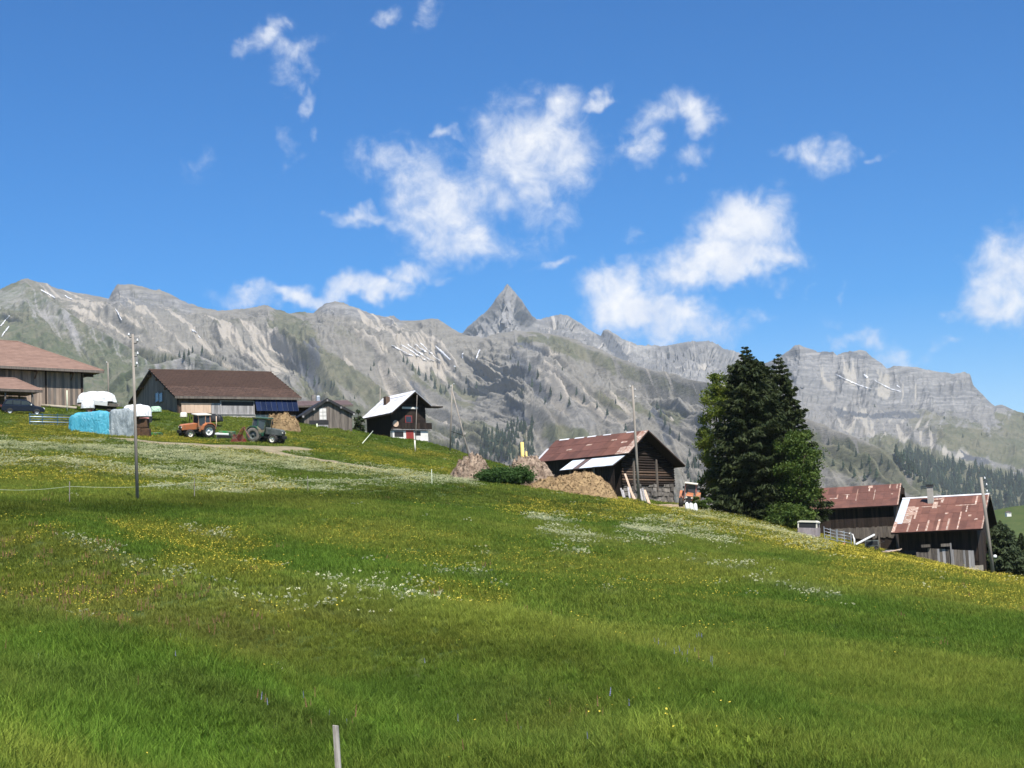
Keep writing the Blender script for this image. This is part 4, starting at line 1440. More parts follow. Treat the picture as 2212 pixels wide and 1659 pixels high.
def rust_mat(name, base, dark, pale, amount):
    m = Mat(name, .75, 0, .3)
    vec = m.coord('pos')
    n = m.noise(vec, .9, 7, .65)
    n2 = m.noise(m.coord('pos', (2.2, 2.2, .9)), 1.6, 6, .7, .6)
    c = m.mix(m.rng(n, .35, .7), base, dark)
    c = m.mix(m.rng(n2, amount, amount + .13), c, pale)
    k = m.rng(m.rand(), 0, 1, .80, 1.18, False)
    cb = m.N('ShaderNodeCombineColor')
    for i in range(3): m.K(k, cb.inputs[i])
    return m.col(m.mul(c, cb.outputs[0])).bump(n, .15, .02).m


M_RUST = rust_mat('rusty_red_sheet', (.165, .074, .052, 1), (.118, .052, .038, 1), (.46, .33, .26, 1), .66)
M_RUST_DK = rust_mat('dull_rust_sheet', (.145, .064, .048, 1), (.10, .046, .036, 1), (.40, .26, .21, 1), .70)
M_RUST_PALE = rust_mat('bleached_rust_sheet', (.38, .26, .20, 1), (.26, .13, .09, 1), (.54, .48, .41, 1), .50)
M_ZINC = rust_mat('bare_zinc_sheet', (.58, .64, .70, 1), (.48, .54, .60, 1), (.45, .32, .22, 1), .74)
M_ZINC_W = rust_mat('white_bright_zinc_sheet', (.66, .66, .68, 1), (.56, .56, .58, 1), (.45, .42, .40, 1), .68)


class Barn:
    """a gabled building in its own frame: x along the ridge from its first end, front towards -y, z up from the floor"""
    def __init__(s, name, label, cat, A, th, L, wf, hf, wb, hb, base, over=(.8, .8, .6, .6), wall=M_WOOD_DARK, roof=M_WOOD_DARK, group=None, thick=.14, keep=True):
        th = math.radians(th)
        s.L, s.wf, s.hf, s.wb, s.hb, s.over, s.H = L, wf, hf, wb, hb, over, A[2] - base
        s.root = empty(name, (A[0], A[1], base), th, label, cat, group)
        s.x0, s.x1 = over[2], L - over[3]
        s.yf, s.yb = -(wf - over[0]), wb - over[1]
        zf, zb = s.zroof(s.yf), s.zroof(s.yb)
        mb = MB()
        prof = [(s.yf, -2), (s.yb, -2), (s.yb, zb - .16), (0, s.H - .2), (s.yf, zf - .16)]
        V = [(s.x0, y, z) for y, z in prof] + [(s.x1, y, z) for y, z in prof]
        mb.add(V, [(0, 1, 2, 3, 4), (9, 8, 7, 6, 5)] + [(i, i + 5, (i + 1) % 5 + 5, (i + 1) % 5) for i in range(5)])
        s.wall = mb.build('wall', wall, s.root)
        mb = MB()
        t = thick
        prof = [(-wf, s.H - hf), (0, s.H), (wb, s.H - hb), (wb, s.H - hb - t), (0, s.H - t), (-wf, s.H - hf - t)]
        V = [(0, y, z) for y, z in prof] + [(L, y, z) for y, z in prof]
        mb.add(V, [(0, 1, 4, 5), (1, 2, 3, 4), (6, 11, 10, 7), (7, 10, 9, 8)] + [(i, i + 6, (i + 1) % 6 + 6, (i + 1) % 6) for i in range(6)])
        s.roof = mb.build('roof', roof, s.root)
        if keep:
            c, sn = math.cos(th), math.sin(th)
            mx, my = (s.x0 + s.x1) / 2, (s.yf + s.yb) / 2
            KEEP_OUT.append((A[0] + c * mx - sn * my, A[1] + sn * mx + c * my, th, (s.x1 - s.x0) / 2 + .1, (s.yb - s.yf) / 2 + .1))

    def zroof(s, y):
        return s.H - (s.hf / s.wf * -y if y < 0 else s.hb / s.wb * y)

    def slope(s, front=True):
        w, h = (s.wf, s.hf) if front else (s.wb, s.hb)
        q = math.hypot(w, h)
        sg = -1 if front else 1
        return Vector((0, 0, s.H)), Vector((1, 0, 0)), Vector((0, sg * w / q, -h / q)), Vector((0, sg * h / q, w / q)), q

    def sheets(s, cols, rows, pick, name='roof_sheet', front=True, t=.025, gap=.012, lift=.004, jit=.006):
        O, u, v, n, q = s.slope(front)
        cu, rv = s.L / cols, q / rows
        for r in range(rows):
            for c in range(cols):
                m = pick(c, r)
                if m is None: continue
                # each course laps over the one below it
                tilt = .03
                vv = (v * math.cos(tilt / rv) + n * math.sin(tilt / rv)).normalized()
                o = O + u * (c * cu + gap / 2) + v * (r * rv) + n * (lift + random.uniform(0, jit) + (c % 2) * .008)
                box_piece(name, s.roof, m, frame(o, u, vv, n, cu - gap, rv + .05, t))

    def planks(s, side, x0, x1, z0, z1, pw, mat, name='plank', off=.03, t=.03, parent=None, top=None, jit=.0):
        """vertical boards on 'front', 'A' or 'B' between two positions along that side"""
        k = x0
        P = parent or s.root
        while k < x1 - .02:
            w = min(pw * random.uniform(.85, 1.15), x1 - k)
            a, b_ = z0 + random.uniform(-jit, jit), (top(k, k + w) if top else z1) + random.uniform(-jit, jit) * .3
            if b_ > a + .05:
                o_ = off + random.uniform(0, .012)
                if side == 'front':
                    m = frame((k, s.yf - o_ - t, a), (1, 0, 0), (0, 0, 1), (0, 1, 0), w - .012, b_ - a, t)
                elif side == 'A':
                    m = frame((s.x0 - o_ - t, k, a), (0, 1, 0), (0, 0, 1), (1, 0, 0), w - .012, b_ - a, t)
                else:
                    m = frame((s.x1 + o_, k, a), (0, 1, 0), (0, 0, 1), (1, 0, 0), w - .012, b_ - a, t)
                box_piece(name, P, mat, m)
            k += w

    def gable_top(s, a, b):
        return min(s.zroof(a), s.zroof(b)) - .18

    def bx(s, name, mat, x0, x1, y0, y1, z0, z1, parent=None, bevel=0):
        return MB().box(x0, x1, y0, y1, z0, z1).build(name, mat, parent or s.root, bevel=bevel)

    def verge(s, mat, w=.18):
        """barge boards along both slopes at each end"""
        for x in (-.05, s.L + .01):
            for front in (True, False):
                O, u, v, n, q = s.slope(front)
                box_piece('barge_board', s.roof, mat, frame(O + u * x - n * w, u, v, n, .05, q, w + .03))


# --- brown tiled barn in the farmyard
B = Barn('brown_barn', 'long barn with brown tiled roof and solar panels along its wall', 'barn', (-42.8, 185, 26.5), 28.7, 15.05, 10.1, 4.3, 9.6, 2.9, 19.6, (.5, 1.0, .5, .6), M_WOOD_BROWN, M_WOOD_BROWN)
O_, u_, v_, n_, q_ = B.slope()
cols_, rows_ = 34, 24
rest = MB()
cnt = 0
for r_ in range(rows_ - 1, -1, -1):
    for c_ in range(cols_):
        cu, rv = B.L / cols_, q_ / rows_
        o = O_ + u_ * ((c_ + (.5 if r_ % 2 else 0)) * cu - (cu * .25)) + v_ * (r_ * rv) + n_ * .006
        vv = (v_ + n_ * .10).normalized()
        if cnt < 300:
            box_piece('roof_tile', B.roof, M_TILE_BROWN, frame(o + n_ * random.uniform(0, .012), u_, vv, n_, cu - .02, rv + .04, .03))
            cnt += 1
        else:
            h = random.uniform(0, .012)
            p = [o + n_ * h, o + n_ * h + u_ * (cu - .02), o + n_ * h + u_ * (cu - .02) + vv * (rv + .04), o + n_ * h + vv * (rv + .04)]
            rest.add([tuple(k) for k in p] + [tuple(k + n_ * .03) for k in p], [(3, 2, 1, 0), (4, 5, 6, 7), (0, 1, 5, 4), (1, 2, 6, 5), (2, 3, 7, 6), (3, 0, 4, 7)])
o = rest.build('roof_tiles', M_TILE_BROWN, B.roof)
tag(o, kind='stuff')
B.bx('ridge_cap', M_TILE_BROWN, -.1, B.L + .1, -.16, .16, B.H - .02, B.H + .09, B.roof)
B.verge(M_WOOD_DARK)
B.bx('fascia_board', M_WOOD_GREY, 0, B.L, -B.wf - .05, -B.wf - .005, B.H - B.hf - .26, B.H - B.hf + .02, B.roof)
ev = B.H - B.hf
fx = lambda f: f * B.L
B.planks('front', B.x0, fx(.62), ev - .95, ev + .25, .3, M_WOOD_BROWN)
B.planks('front', fx(.055), fx(.285), ev - 1.85, ev - .78, .55, M_WOOD_PALE, 'pale_panel', .10)
B.bx('trim_strip', M_WOOD_PALE, fx(.05), fx(.288), B.yf - .2, B.yf - .14, ev - .82, ev - .72)
B.planks('front', fx(.288), fx(.357), ev - 1.9, ev - .7, .26, M_WOOD_SILVER, 'plank', .07)
B.bx('window_opening', M_BLACKM, fx(.36), fx(.62), B.yf - .09, B.yf - .065, ev - 1.0, ev - .42)
B.bx('window_beam', M_WOOD_SILVER, fx(.355), fx(.625), B.yf - .17, B.yf - .10, ev - .48, ev - .38)
for f_ in (.356, .62):
    B.bx('window_post', M_WOOD_SILVER, fx(f_), fx(f_) + .12, B.yf - .18, B.yf - .09, ev - 1.95, ev - .4)
B.planks('front', fx(.365), fx(.62), ev - 1.92, ev - .98, .3, M_WOOD_SILVER, 'plank', .10)
B.bx('sill', M_WOOD_SILVER, fx(.29), fx(.63), B.yf - .24, B.yf - .10, ev - 2.0, ev - 1.93)
B.bx('plinth', M_CONC, B.x0 - .05, B.x1 + .05, B.yf - .16, B.yf - .02, -1.5, ev - 2.0)
for k in range(8):
    w_ = (fx(.968) - fx(.63)) / 8
    x_ = fx(.63) + k * w_ + (.06 if k > 3 else 0)
    vv = Vector((0, -.42, -1)).normalized()
    nn = Vector((0, -1, .42)).normalized()
    p_ = box_piece('solar_panel', B.root, M_SOLAR, frame((x_, B.yf - .12, ev - .02), (1, 0, 0), vv, nn, w_ - .05, 1.75, .04))
    box_piece('panel_rim', B.root, M_GREYRIM, frame((x_ + w_ - .035, B.yf - .12, ev - .02), (1, 0, 0), vv, nn, .02, 1.75, .05))
B.planks('front', fx(.62), B.x1, ev - 2.4, ev + .2, .3, M_WOOD_DARK)
B.planks('A', B.yf, B.yb, .2, 0, .33, M_WOOD_LIGHT, top=B.gable_top)
B.bx('window', M_GLASS, B.x0 - .16, B.x0 - .09, -3.9, -2.55, 2.75, 3.75)
B.bx('window', M_GLASS, B.x0 - .16, B.x0 - .09, -2.35, -1.0, 2.95, 3.95)
for y0_, z0_ in ((-3.9, 2.75), (-2.35, 2.95)):
    f_ = MB()
    for a_, b_, c_, d_ in ((0, 1.35, -.08, 0), (0, 1.35, 1.0, 1.08), (-.08, 0, -.08, 1.08), (1.35, 1.43, -.08, 1.08)):
        f_.box(B.x0 - .19, B.x0 - .10, y0_ + a_, y0_ + b_, z0_ + c_, z0_ + d_)
    f_.build('window_frame', M_WOOD_SILVER, B.root)
for k in range(5):
    y_ = -6 + k * 3.4
    B.bx('rafter', M_WOOD_WARM, -.02, B.x0 + .05, y_, y_ + .24, B.zroof(y_) - .5, B.zroof(y_) - .24)
B.bx('corner_post', M_WOOD_DARK, B.x0 - .12, B.x0 + .02, B.yf - .1, B.yf + .1, -1.2, ev + .1)

# --- long low barn behind the grey shed
pA = at(600, 853, 200)
B2 = Barn('low_barn', 'low barn with dull mauve brown roof behind the grey shed', 'barn', (pA.x, pA.y, at(751, 853.4, 196).z), 14, 8.9, 5.2, 1.15, 5.2, 1.2, 17.6, (1.3, .8, .5, 1.0), M_WOOD_DARK, M_WOOD_DARK)
B2.sheets(9, 3, lambda c, r: M_TILE_DUSK)
B2.bx('fascia_board', M_WOOD_GREY, 0, B2.L, -B2.wf - .05, -B2.wf - .005, B2.H - B2.hf - .2, B2.H - B2.hf + .03, B2.roof)
B2.bx('chimney', M_STONE, 4.3, 4.8, -.3, .2, B2.H - .2, B2.H + .75, B2.roof)
B2.bx('chimney_cowl', M_ALU, 4.9, 5.35, -.25, .2, B2.H - .1, B2.H + .65, B2.roof, .08)
B2.planks('front', B2.x0, B2.x1, .2, B2.zroof(B2.yf) - .2, .35, M_WOOD_DARK)

# --- small grey gabled shed (gable towards the yard)
B3 = Barn('grey_shed', 'small grey gabled shed with pale door and grid window', 'shed', (-23.9, 188.6, 21.85), -70.2, 7.0, 3.1, 2.0, 3.3, 1.75, 17.8, (.35, .35, .3, .35), M_WOOD_GREY, M_BLACKM)
B3.sheets(6, 2, lambda c, r: M_BLACKM)
B3.sheets(6, 2, lambda c, r: M_BLACKM, front=False)
B3.verge(M_BLACKM, .26)
for yy in (-2.9, -1.6, 0, 1.6, 3.1):
    B3.bx('purlin_end', M_WOOD_SILVER, B3.L - .3, B3.L + .12, yy - .1, yy + .1, B3.zroof(yy) - .36, B3.zroof(yy) - .14)
B3.planks('B', B3.yf, B3.yb, -1.6, 0, .3, M_WOOD_GREY, top=B3.gable_top)
W_ = B3.bx('window', M_WOOD_SILVER, B3.x1 + .07, B3.x1 + .12, -.95, -.08, 1.55, 2.95)
for k in range(2):
    for j in range(3):
        B3.bx('pane', M_WHITE, B3.x1 + .12, B3.x1 + .135, -.9 + k * .42, -.9 + k * .42 + .36, 1.6 + j * .45, 1.98 + j * .45, W_)
B3.bx('shutter_board', M_BLACKM, B3.x1 + .07, B3.x1 + .16, -2.15, .12, 1.0, 1.5)
D_ = B3.bx('door', M_WOOD_SILVER, B3.x1 + .07, B3.x1 + .10, -2.05, .08, -.6, 1.0)
B3.planks('B', -2.03, .06, -.55, .97, .27, M_WOOD_SILVER, 'door_board', .11, parent=D_)

# --- left barn and carport with hipped roofs
def hip_barn(name, label, tip, ridge_end, w, L, base, over, courses, mat, cat, posts=False):
    """tip: world corner of the near right eave; ridge runs to the left and nearer"""
    th = math.radians(40)
    root = empty(name, (tip.x, tip.y, base), th, label, cat)
    H, E = ridge_end.z - base, tip.z - base
    # local frame: x along ridge (away, right), front is -y; the corner is the origin
    s_ = math.hypot(w, H - E)
    core = MB()
    x0, x1, y0, y1 = -L, 0, 0, 2 * w
    R0, R1 = (-L + w, w, H), (-w, w, H)
    c = [(x0, y0, E), (x1, y0, E), (x1, y1, E), (x0, y1, E)]
    d = [(p[0], p[1], p[2] - .16) for p in c]
    core.add(c + d + [R0, R1], [(0, 1, 9, 8), (1, 2, 9), (2, 3, 8, 9), (3, 0, 8), (7, 6, 5, 4), (0, 4, 5, 1), (1, 5, 6, 2), (2, 6, 7, 3), (3, 7, 4, 0)])
    roof = core.build('roof', mat, root)
    v = Vector((0, w, H - E)).normalized()
    n = Vector((0, -(H - E), w)).normalized()
    for k in range(courses):
        a, b = k / courses, (k + 1) / courses + .012
        t0, t1 = .03, .012
        q = []
        for f, t in ((a, t0), (b, t1)):
            yl, zl = w * min(f, 1), E + (H - E) * min(f, 1)
            q += [Vector((-L + w * min(f, 1) + .01, yl, zl)) + n * t, Vector((-w * min(f, 1) - .01, yl, zl)) + n * t]
        lo = [p - n * .025 for p in q]
        MB().add([tuple(p) for p in q + lo], [(0, 1, 3, 2), (4, 6, 7, 5), (0, 4, 5, 1), (1, 5, 7, 3), (2, 3, 7, 6), (0, 2, 6, 4)]).build('tile_course', mat, roof)
        qa, qb = [], []
        for f, t in ((a, t0), (b, t1)):
            f = min(f, 1)
            n2 = Vector((H - E, 0, w)).normalized()
            qa += [Vector((-w * f, w * f + .01, E + (H - E) * f)) + n2 * t, Vector((-w * f, 2 * w - w * f - .01, E + (H - E) * f)) + n2 * t]
        lo = [p - n2 * .025 for p in qa]
        MB().add([tuple(p) for p in qa + lo], [(0, 1, 3, 2), (4, 6, 7, 5), (0, 4, 5, 1), (1, 5, 7, 3), (2, 3, 7, 6), (0, 2, 6, 4)]).build('tile_course', mat, roof)
    MB().tube([R1, (R1[0] + w, 0, E)], .09, 6).build('hip_cap', mat, roof)
    MB().tube([R0, R1], .1, 6).build('ridge_cap', mat, roof)
    MB().box(-L, 0, -.04, .0, E - .26, E + .01).build('fascia_board', M_WOOD_GREY, roof)
    return root, E, H


tipL = at(224.6, 801, 172)
LB, LE, LH = hip_barn('plank_barn', 'large grey plank barn with faded pinkish hipped roof at the left edge', tipL, at(39.7, 735.5, 172), 6.9, 34, tipL.z - 4.0, 1.6, 17, M_TILE_PINK, 'barn')
MB().box(-32, -2.2, 1.1, 12.2, -2, LE - .1).build('wall', M_WOOD_GREY, LB)
k = -24.0
while k < -2.2:
    w_ = random.uniform(.26, .36)
    box_piece('plank', LB, M_WOOD_LIGHT if k > -18 and random.random() < .6 else M_WOOD_GREY, frame((k, 1.1 - .06 - random.uniform(0, .02), -1.2), (1, 0, 0), (0, 0, 1), (0, 1, 0), w_ - .015, LE + .95, .04))
    k += w_
MB().box(-6.35, -6.2, 0.9, 1.02, -1.5, LE - .1).build('corner_post', M_WOOD_DARK, LB)
MB().box(-2.25, -2.05, .95, 1.1, -1.5, LE - .1).build('corner_post', M_WOOD_DARK, LB)
for x_ in (-22, -17, -12, -7.5, -3.4):
    MB().tube([(x_, 1.0, LE - 1.05), (x_, .15, LE - .22)], .08, 6).build('brace', M_WOOD_BROWN, LB)
    MB().box(x_ - .1, x_ + .1, .02, 1.1, LE - .36, LE - .18).build('rafter', M_WOOD_BROWN, LB)
MB().box(-2.2, -.5, 1.6, 1.85, LE - .5, LE - .2).build('purlin_end', M_WOOD_DARK, LB)
MB().box(-25, -2.0, 0.8, 1.03, -1.6, -.55).build('plinth', M_CONC, LB)

tipC = at(92, 843, 164)
CP, CE, CH = hip_barn('carport', 'low open carport with pinkish tiled roof over a dark car', tipC, at(33, 817, 164), 2.1, 12, tipC.z - 2.1, .4, 7, M_TILE_PINK, 'carport')
for x_ in (-1.0, -3.9, -6.8, -9.5):
    for y_ in (.35, 3.7):
        MB().box(x_ - .08, x_ + .08, y_ - .08, y_ + .08, -1.2, CE - .1).build('post', M_WOOD_GREY, CP)
MB().box(-11.5, -.6, .3, .42, CE - .3, CE - .12).build('beam', M_WOOD_GREY, CP)

# --- chalet with the bright metal roof
C = Barn('chalet', 'dark timber chalet with bright metal roof, white ground floor and red door', 'chalet', (-16.8, 204.5, 24.0), -55, 7.9, 3.5, 2.75, 2.3, 1.75, 17.55, (.55, .15, .5, 1.25), M_WOOD_DARK, M_WOOD_DARK)
C.sheets(9, 3, lambda c, r: M_ZINC_W)
C.sheets(8, 2, lambda c, r: M_ZINC, front=False)
O_, u_, v_, n_, q_ = C.slope()
box_piece('ridge_flashing', C.roof, M_ZINC_W, frame(O_ - v_ * .12 + n_ * .06, u_, v_, n_, C.L, .75, .035))
box_piece('verge_flashing', C.roof, M_ZINC_W, frame(O_ + u_ * (C.L - .28) + n_ * .05, u_, v_, n_, .32, q_ + .05, .05))
C.bx('fascia_board', M_WOOD_BROWN, 0, C.L, -C.wf - .05, -C.wf, C.H - C.hf - .2, C.H - C.hf + .01, C.roof)
C.bx('chimney', M_WOOD_BROWN, 2.7, 3.35, -1.65, -1.05, C.H - 1.5, C.H - .15, C.roof)
C.bx('ground_floor_wall', M_WHITE, C.x1 - .2, C.x1 + .38, C.yf - .05, C.yb + .06, -1.5, 1.55)
C.bx('ground_floor_side', M_CONC, C.x0 - .03, C.x1 - .2, C.yf - .06, C.yf + .1, -1.5, .55)
C.bx('door', M_RED, C.x1 + .38, C.x1 + .43, -1.05, .05, -.2, 1.62)
C.bx('window', M_BLACKM, C.x1 + .38, C.x1 + .40, .25, 1.1, .95, 1.5)
C.bx('window', M_BLACKM, C.x1 + .38, C.x1 + .41, -2.75, -1.45, .75, 1.45)
W_ = C.bx('window', M_RED, C.x1 + .03, C.x1 + .08, -.9, .1, 2.55, 3.5)
C.bx('pane', M_GLASS, C.x1 + .08, C.x1 + .09, -.8, 0, 2.65, 3.4, W_)
for k in range(11):
    z_ = 1.6 + k * .34
    half = lambda s_: max(0, (C.H - .2 - z_ - .34) * (C.wf / C.hf if s_ < 0 else C.wb / C.hb))
    a_, b_ = max(C.yf, -half(-1)), min(C.yb, half(1))
    if b_ - a_ > .3:
        C.bx('log', M_WOOD_DARK, C.x1 + .005, C.x1 + .05 + (k % 2) * .012, a_, b_, z_, z_ + .325)
C.bx('balcony_floor', M_WOOD_SILVER, C.x1 + .07, C.x1 + .6, C.yf - .1, C.yb + .55, 1.62, 1.74)
R_ = C.bx('balcony_railing', M_WOOD_DARK, C.x1 + .55, C.x1 + .6, -1.9, C.yb + .55, 1.76, 2.55)
for k in range(9):
    C.bx('baluster', M_WOOD_DARK, C.x1 + .605, C.x1 + .63, -1.85 + k * .47, -1.45 + k * .47, 1.74, 2.5, R_)
C.bx('purlin_beam', M_WHITE, C.x1 + .1, C.x1 + .2, -1.35, .95, 4.35, 4.6)
C.bx('purlin_end', M_WOOD_DARK, C.x1 + .1, C.L + .1, C.wb - .1, C.wb + 1.7, C.H - C.hb - .2, C.H - C.hb - .05)
MB().lathe([(0, -.03), (.42, -.03), (.42, .03), (0, .03)], 'x', (C.x1 + .12, -2.35, 2.45), 18).build('round_plaque', M_WOOD_PALE, C.root)
C.bx('bench', M_WOOD_BROWN, C.x1 + .5, C.x1 + .9, .2, 1.9, .12, .2)
C.bx('white_chest', M_WHITE, C.x1 + .5, C.x1 + 1.0, -2.9, -1.2, -.6, .45, bevel=.04)

# --- log barn with the rusty roof in the middle
G = Barn('log_barn', 'old log barn with rusty sheet roof on a stone base', 'barn', (4.56, 173.6, 15.1), -42, 12.84, 3.55, 2.46, 6.2, 3.6, 7.0, (.45, .6, .4, 1.3), M_WOOD_DARK, M_WOOD_DARK)
G.sheets(14, 3, lambda c, r: (M_RUST_PALE if (c > 12 or (c == 12 and r == 2)) else (M_RUST if c > 8 else M_RUST_DK)))
G.sheets(10, 3, lambda c, r: M_RUST_DK, front=False)
O_, u_, v_, n_, q_ = G.slope()
for c_ in (0, 2.2, 4.0, 6.2, 9.4):
    box_piece('ridge_strip', G.roof, M_ZINC_W, frame(O_ + u_ * (c_ + .6) - v_ * .05 + n_ * .06, u_, v_, n_, random.uniform(.8, 1.5), .22, .02))
box_piece('verge_flashing', G.roof, M_ZINC_W, frame(O_ + u_ * -.1 + v_ * 1.7 + n_ * .04, u_, v_, n_, .3, q_ - 1.7, .03))
for x_, v0_ in ((8.7, 1.2), (10.5, 1.9), (3.2, 2.3), (5.6, 1.7)):
    box_piece('roof_patch', G.roof, M_RUST_PALE, frame(O_ + u_ * x_ + v_ * v0_ + n_ * .055, u_, v_, n_, .75, .26, .015))
G.planks('front', G.x0, G.x1, -.5, G.zroof(G.yf) - .2, .3, M_WOOD_DARK)
# horizontal logs of the gable, sagging and uneven
for k in range(20):
    z_ = 2.3 + k * .27
    if z_ > G.H - .7: break
    a_ = max(G.yf, -(G.H - .5 - z_) * G.wf / G.hf)
    b_ = min(G.yb, (G.H - .5 - z_) * G.wb / G.hb)
    if b_ - a_ < .4: continue
    MB().tube([(G.x1 + .05, a_ - .12, z_ + .13), (G.x1 + .05 + random.uniform(-.03, .05), (a_ + b_) / 2, z_ + .13 + random.uniform(-.05, .05)), (G.x1 + .05, b_ + .12, z_ + .13)], .135, 8).build('log', M_WOOD_BROWN if k in (2, 4, 5) else M_WOOD_DARK, G.root, True)  # browner lower logs: sunlit look put into the wood colour, shaded ones darker
for y_ in (-1.6, 2.35):
    G.bx('post', M_WOOD_GREY, G.x1 + .15, G.x1 + .33, y_, y_ + .2, 1.9, 5.2)
# rubble base, stone by stone
def stones(B_, x_, ya, yb, za, zb, size, mat, slope_top=None, name='stone', along='y', yo=0.0):
    z_ = za
    while z_ < zb - .05:
        h = size * random.uniform(.7, 1.25)
        y_ = ya
        while y_ < yb - .1:
            w = min(size * random.uniform(.5, 2.2), yb - y_)
            if slope_top is None or z_ + h < slope_top(y_):
                d_ = random.uniform(-.05, .16)
                c_ = [(0, .0, .0), (0, w - .04, .0), (0, w - .04, h - .035), (0, .0, h - .035)]
                jt = lambda: random.uniform(-.09, .09)
                V = []
                for (a0, a1, a2), e in zip(c_ + c_, [0] * 4 + [1] * 4):
                    pt = (a1 + jt() * e + (.04 if a1 < .1 else -.04) * e, a2 + jt() * e + (.03 if a2 < .1 else -.03) * e)
                    if along == 'y': V.append((x_ + e * (.12 + d_), y_ + pt[0], z_ + pt[1]))
                    else: V.append((y_ + pt[0], x_ - e * (.12 + d_), z_ + pt[1]))
                MB().add(V, [(3, 2, 1, 0), (4, 5, 6, 7), (0, 1, 5, 4), (1, 2, 6, 5), (2, 3, 7, 6), (3, 0, 4, 7)]).build(name, mat, B_.root)
            y_ += w
        z_ += h
stones(G, G.x1 + .02, G.yf, G.yb - .2, .75, 2.3, .42, M_STONE)
G.bx('concrete_footing', M_CONC, G.x1 + .02, G.x1 + .34, G.yf + .2, 1.9, -1.2, .75)
stones(G, G.x1 + .02, 1.95, G.yb, -.9, .75, .4, M_STONE)
# lean-to on the front with the bright metal roof
LT = MB()
lt0, lt1 = 5.2, 12.3
zt = G.zroof(G.yf) - .35
V = [(lt0, G.yf - .02, zt), (lt1, G.yf - .02, zt), (lt1 + .1, G.yf - 2.6, zt - 1.25), (lt0 - .1, G.yf - 2.6, zt - 1.25)]
LT.add(V + [(a, b, c - .09) for a, b, c in V], [(0, 1, 2, 3), (7, 6, 5, 4), (0, 4, 5, 1), (1, 5, 6, 2), (2, 6, 7, 3), (3, 7, 4, 0)])
lr = LT.build('lean_to_roof', M_WOOD_DARK, G.root)
vv = (Vector(V[3]) - Vector(V[0])); ql = math.hypot(vv.y, vv.z)
vv = Vector((0, vv.y, vv.z)).normalized(); nn = Vector((0, vv.z, -vv.y)); nn = nn if nn.z > 0 else -nn
for c_ in range(8):
    m_ = M_TILE_DUSK if c_ == 2 else M_ZINC
    w_ = (lt1 - lt0) / 8
    box_piece('roof_sheet', lr, m_, frame(Vector((lt0 + c_ * w_, G.yf - .02, zt + .01)) + nn * (.004 + .008 * (c_ % 2)), (1, 0, 0), vv, nn, w_ - .01, ql, .02))
k = lt0 + .1
while k < lt1 - .2:
    if not (k > lt0 + 1.2 and k < lt0 + 3.0):
        box_piece('plank', G.root, M_WOOD_DARK, frame((k, G.yf - 2.2, -1.2), (1, 0, 0), (0, 0, 1), (0, 1, 0), .27, zt - 1.15 + 1.25, .04))
    k += .3
for x_ in (lt0 + 4.3, lt0 + 1.1, lt0 + 3.05):
    G.bx('post', M_WOOD_GREY, x_, x_ + .2, G.yf - 2.38, G.yf - 2.24, -1.2, zt - 1.2)
KEEP_OUT.append((G.root.location.x + math.cos(math.radians(-42)) * 8.7 - math.sin(math.radians(-42)) * (-4.6), G.root.location.y + math.sin(math.radians(-42)) * 8.7 + math.cos(math.radians(-42)) * (-4.6), math.radians(-42), 3.6, 1.3))

# --- two rusty-roofed barns at the right
RA = Barn('plank_barn', 'dark plank barn with dull rusty roof right behind the spruces', 'barn', (33.2, 186.2, 9.05), -20.5, 11.9, 4.4, 2.55, 4.4, 2.5, 2.2, (.6, .6, .4, .6), M_WOOD_DARK, M_WOOD_DARK)
RA.sheets(13, 3, lambda c, r: (M_RUST_PALE if (c, r) in ((3, 1), (5, 1), (8, 0), (11, 0), (12, 0)) and False else M_RUST_DK))
O_, u_, v_, n_, q_ = RA.slope()
for x_, v0_, w_, h_ in ((4.0, 2.7, .9, .2), (4.75, 1.9, .16, .9), (5.4, 2.0, .8, .13), (5.9, 2.0, .13, 1.1), (8.2, .2, .5, .5), (8.3, .6, .15, .9), (10.6, .2, .15, .9), (11.4, .2, .16, 1.0), (9.0, 1.2, .1, 2.4), (7.0, .8, .1, 2.8), (11.78, 0, .14, q_), (10.9, 2.3, .25, .25)):
    box_piece('roof_patch', RA.roof, M_RUST_PALE, frame(O_ + u_ * x_ + v_ * v0_ + n_ * .055, u_, v_, n_, w_, min(h_, q_ - v0_), .015))
RA.planks('front', RA.x0, RA.x1, 1.6, RA.zroof(RA.yf) - .2, .28, M_WOOD_DARK, jit=.1)
RA.planks('front', 4.0, RA.x1, .75, 2.0, .3, M_WOOD_GREY, 'plank', .075, jit=.18)
RA.verge(M_WOOD_DARK)
RA.bx('brace', M_WOOD_DARK, RA.x1 + .2, RA.L + .3, -.2, .1, RA.H - 1.2, RA.H - .5)
RA.bx('post', M_WOOD_GREY, 9.4, 9.6, RA.yf - .4, RA.yf - .2, -1.5, 1.2)

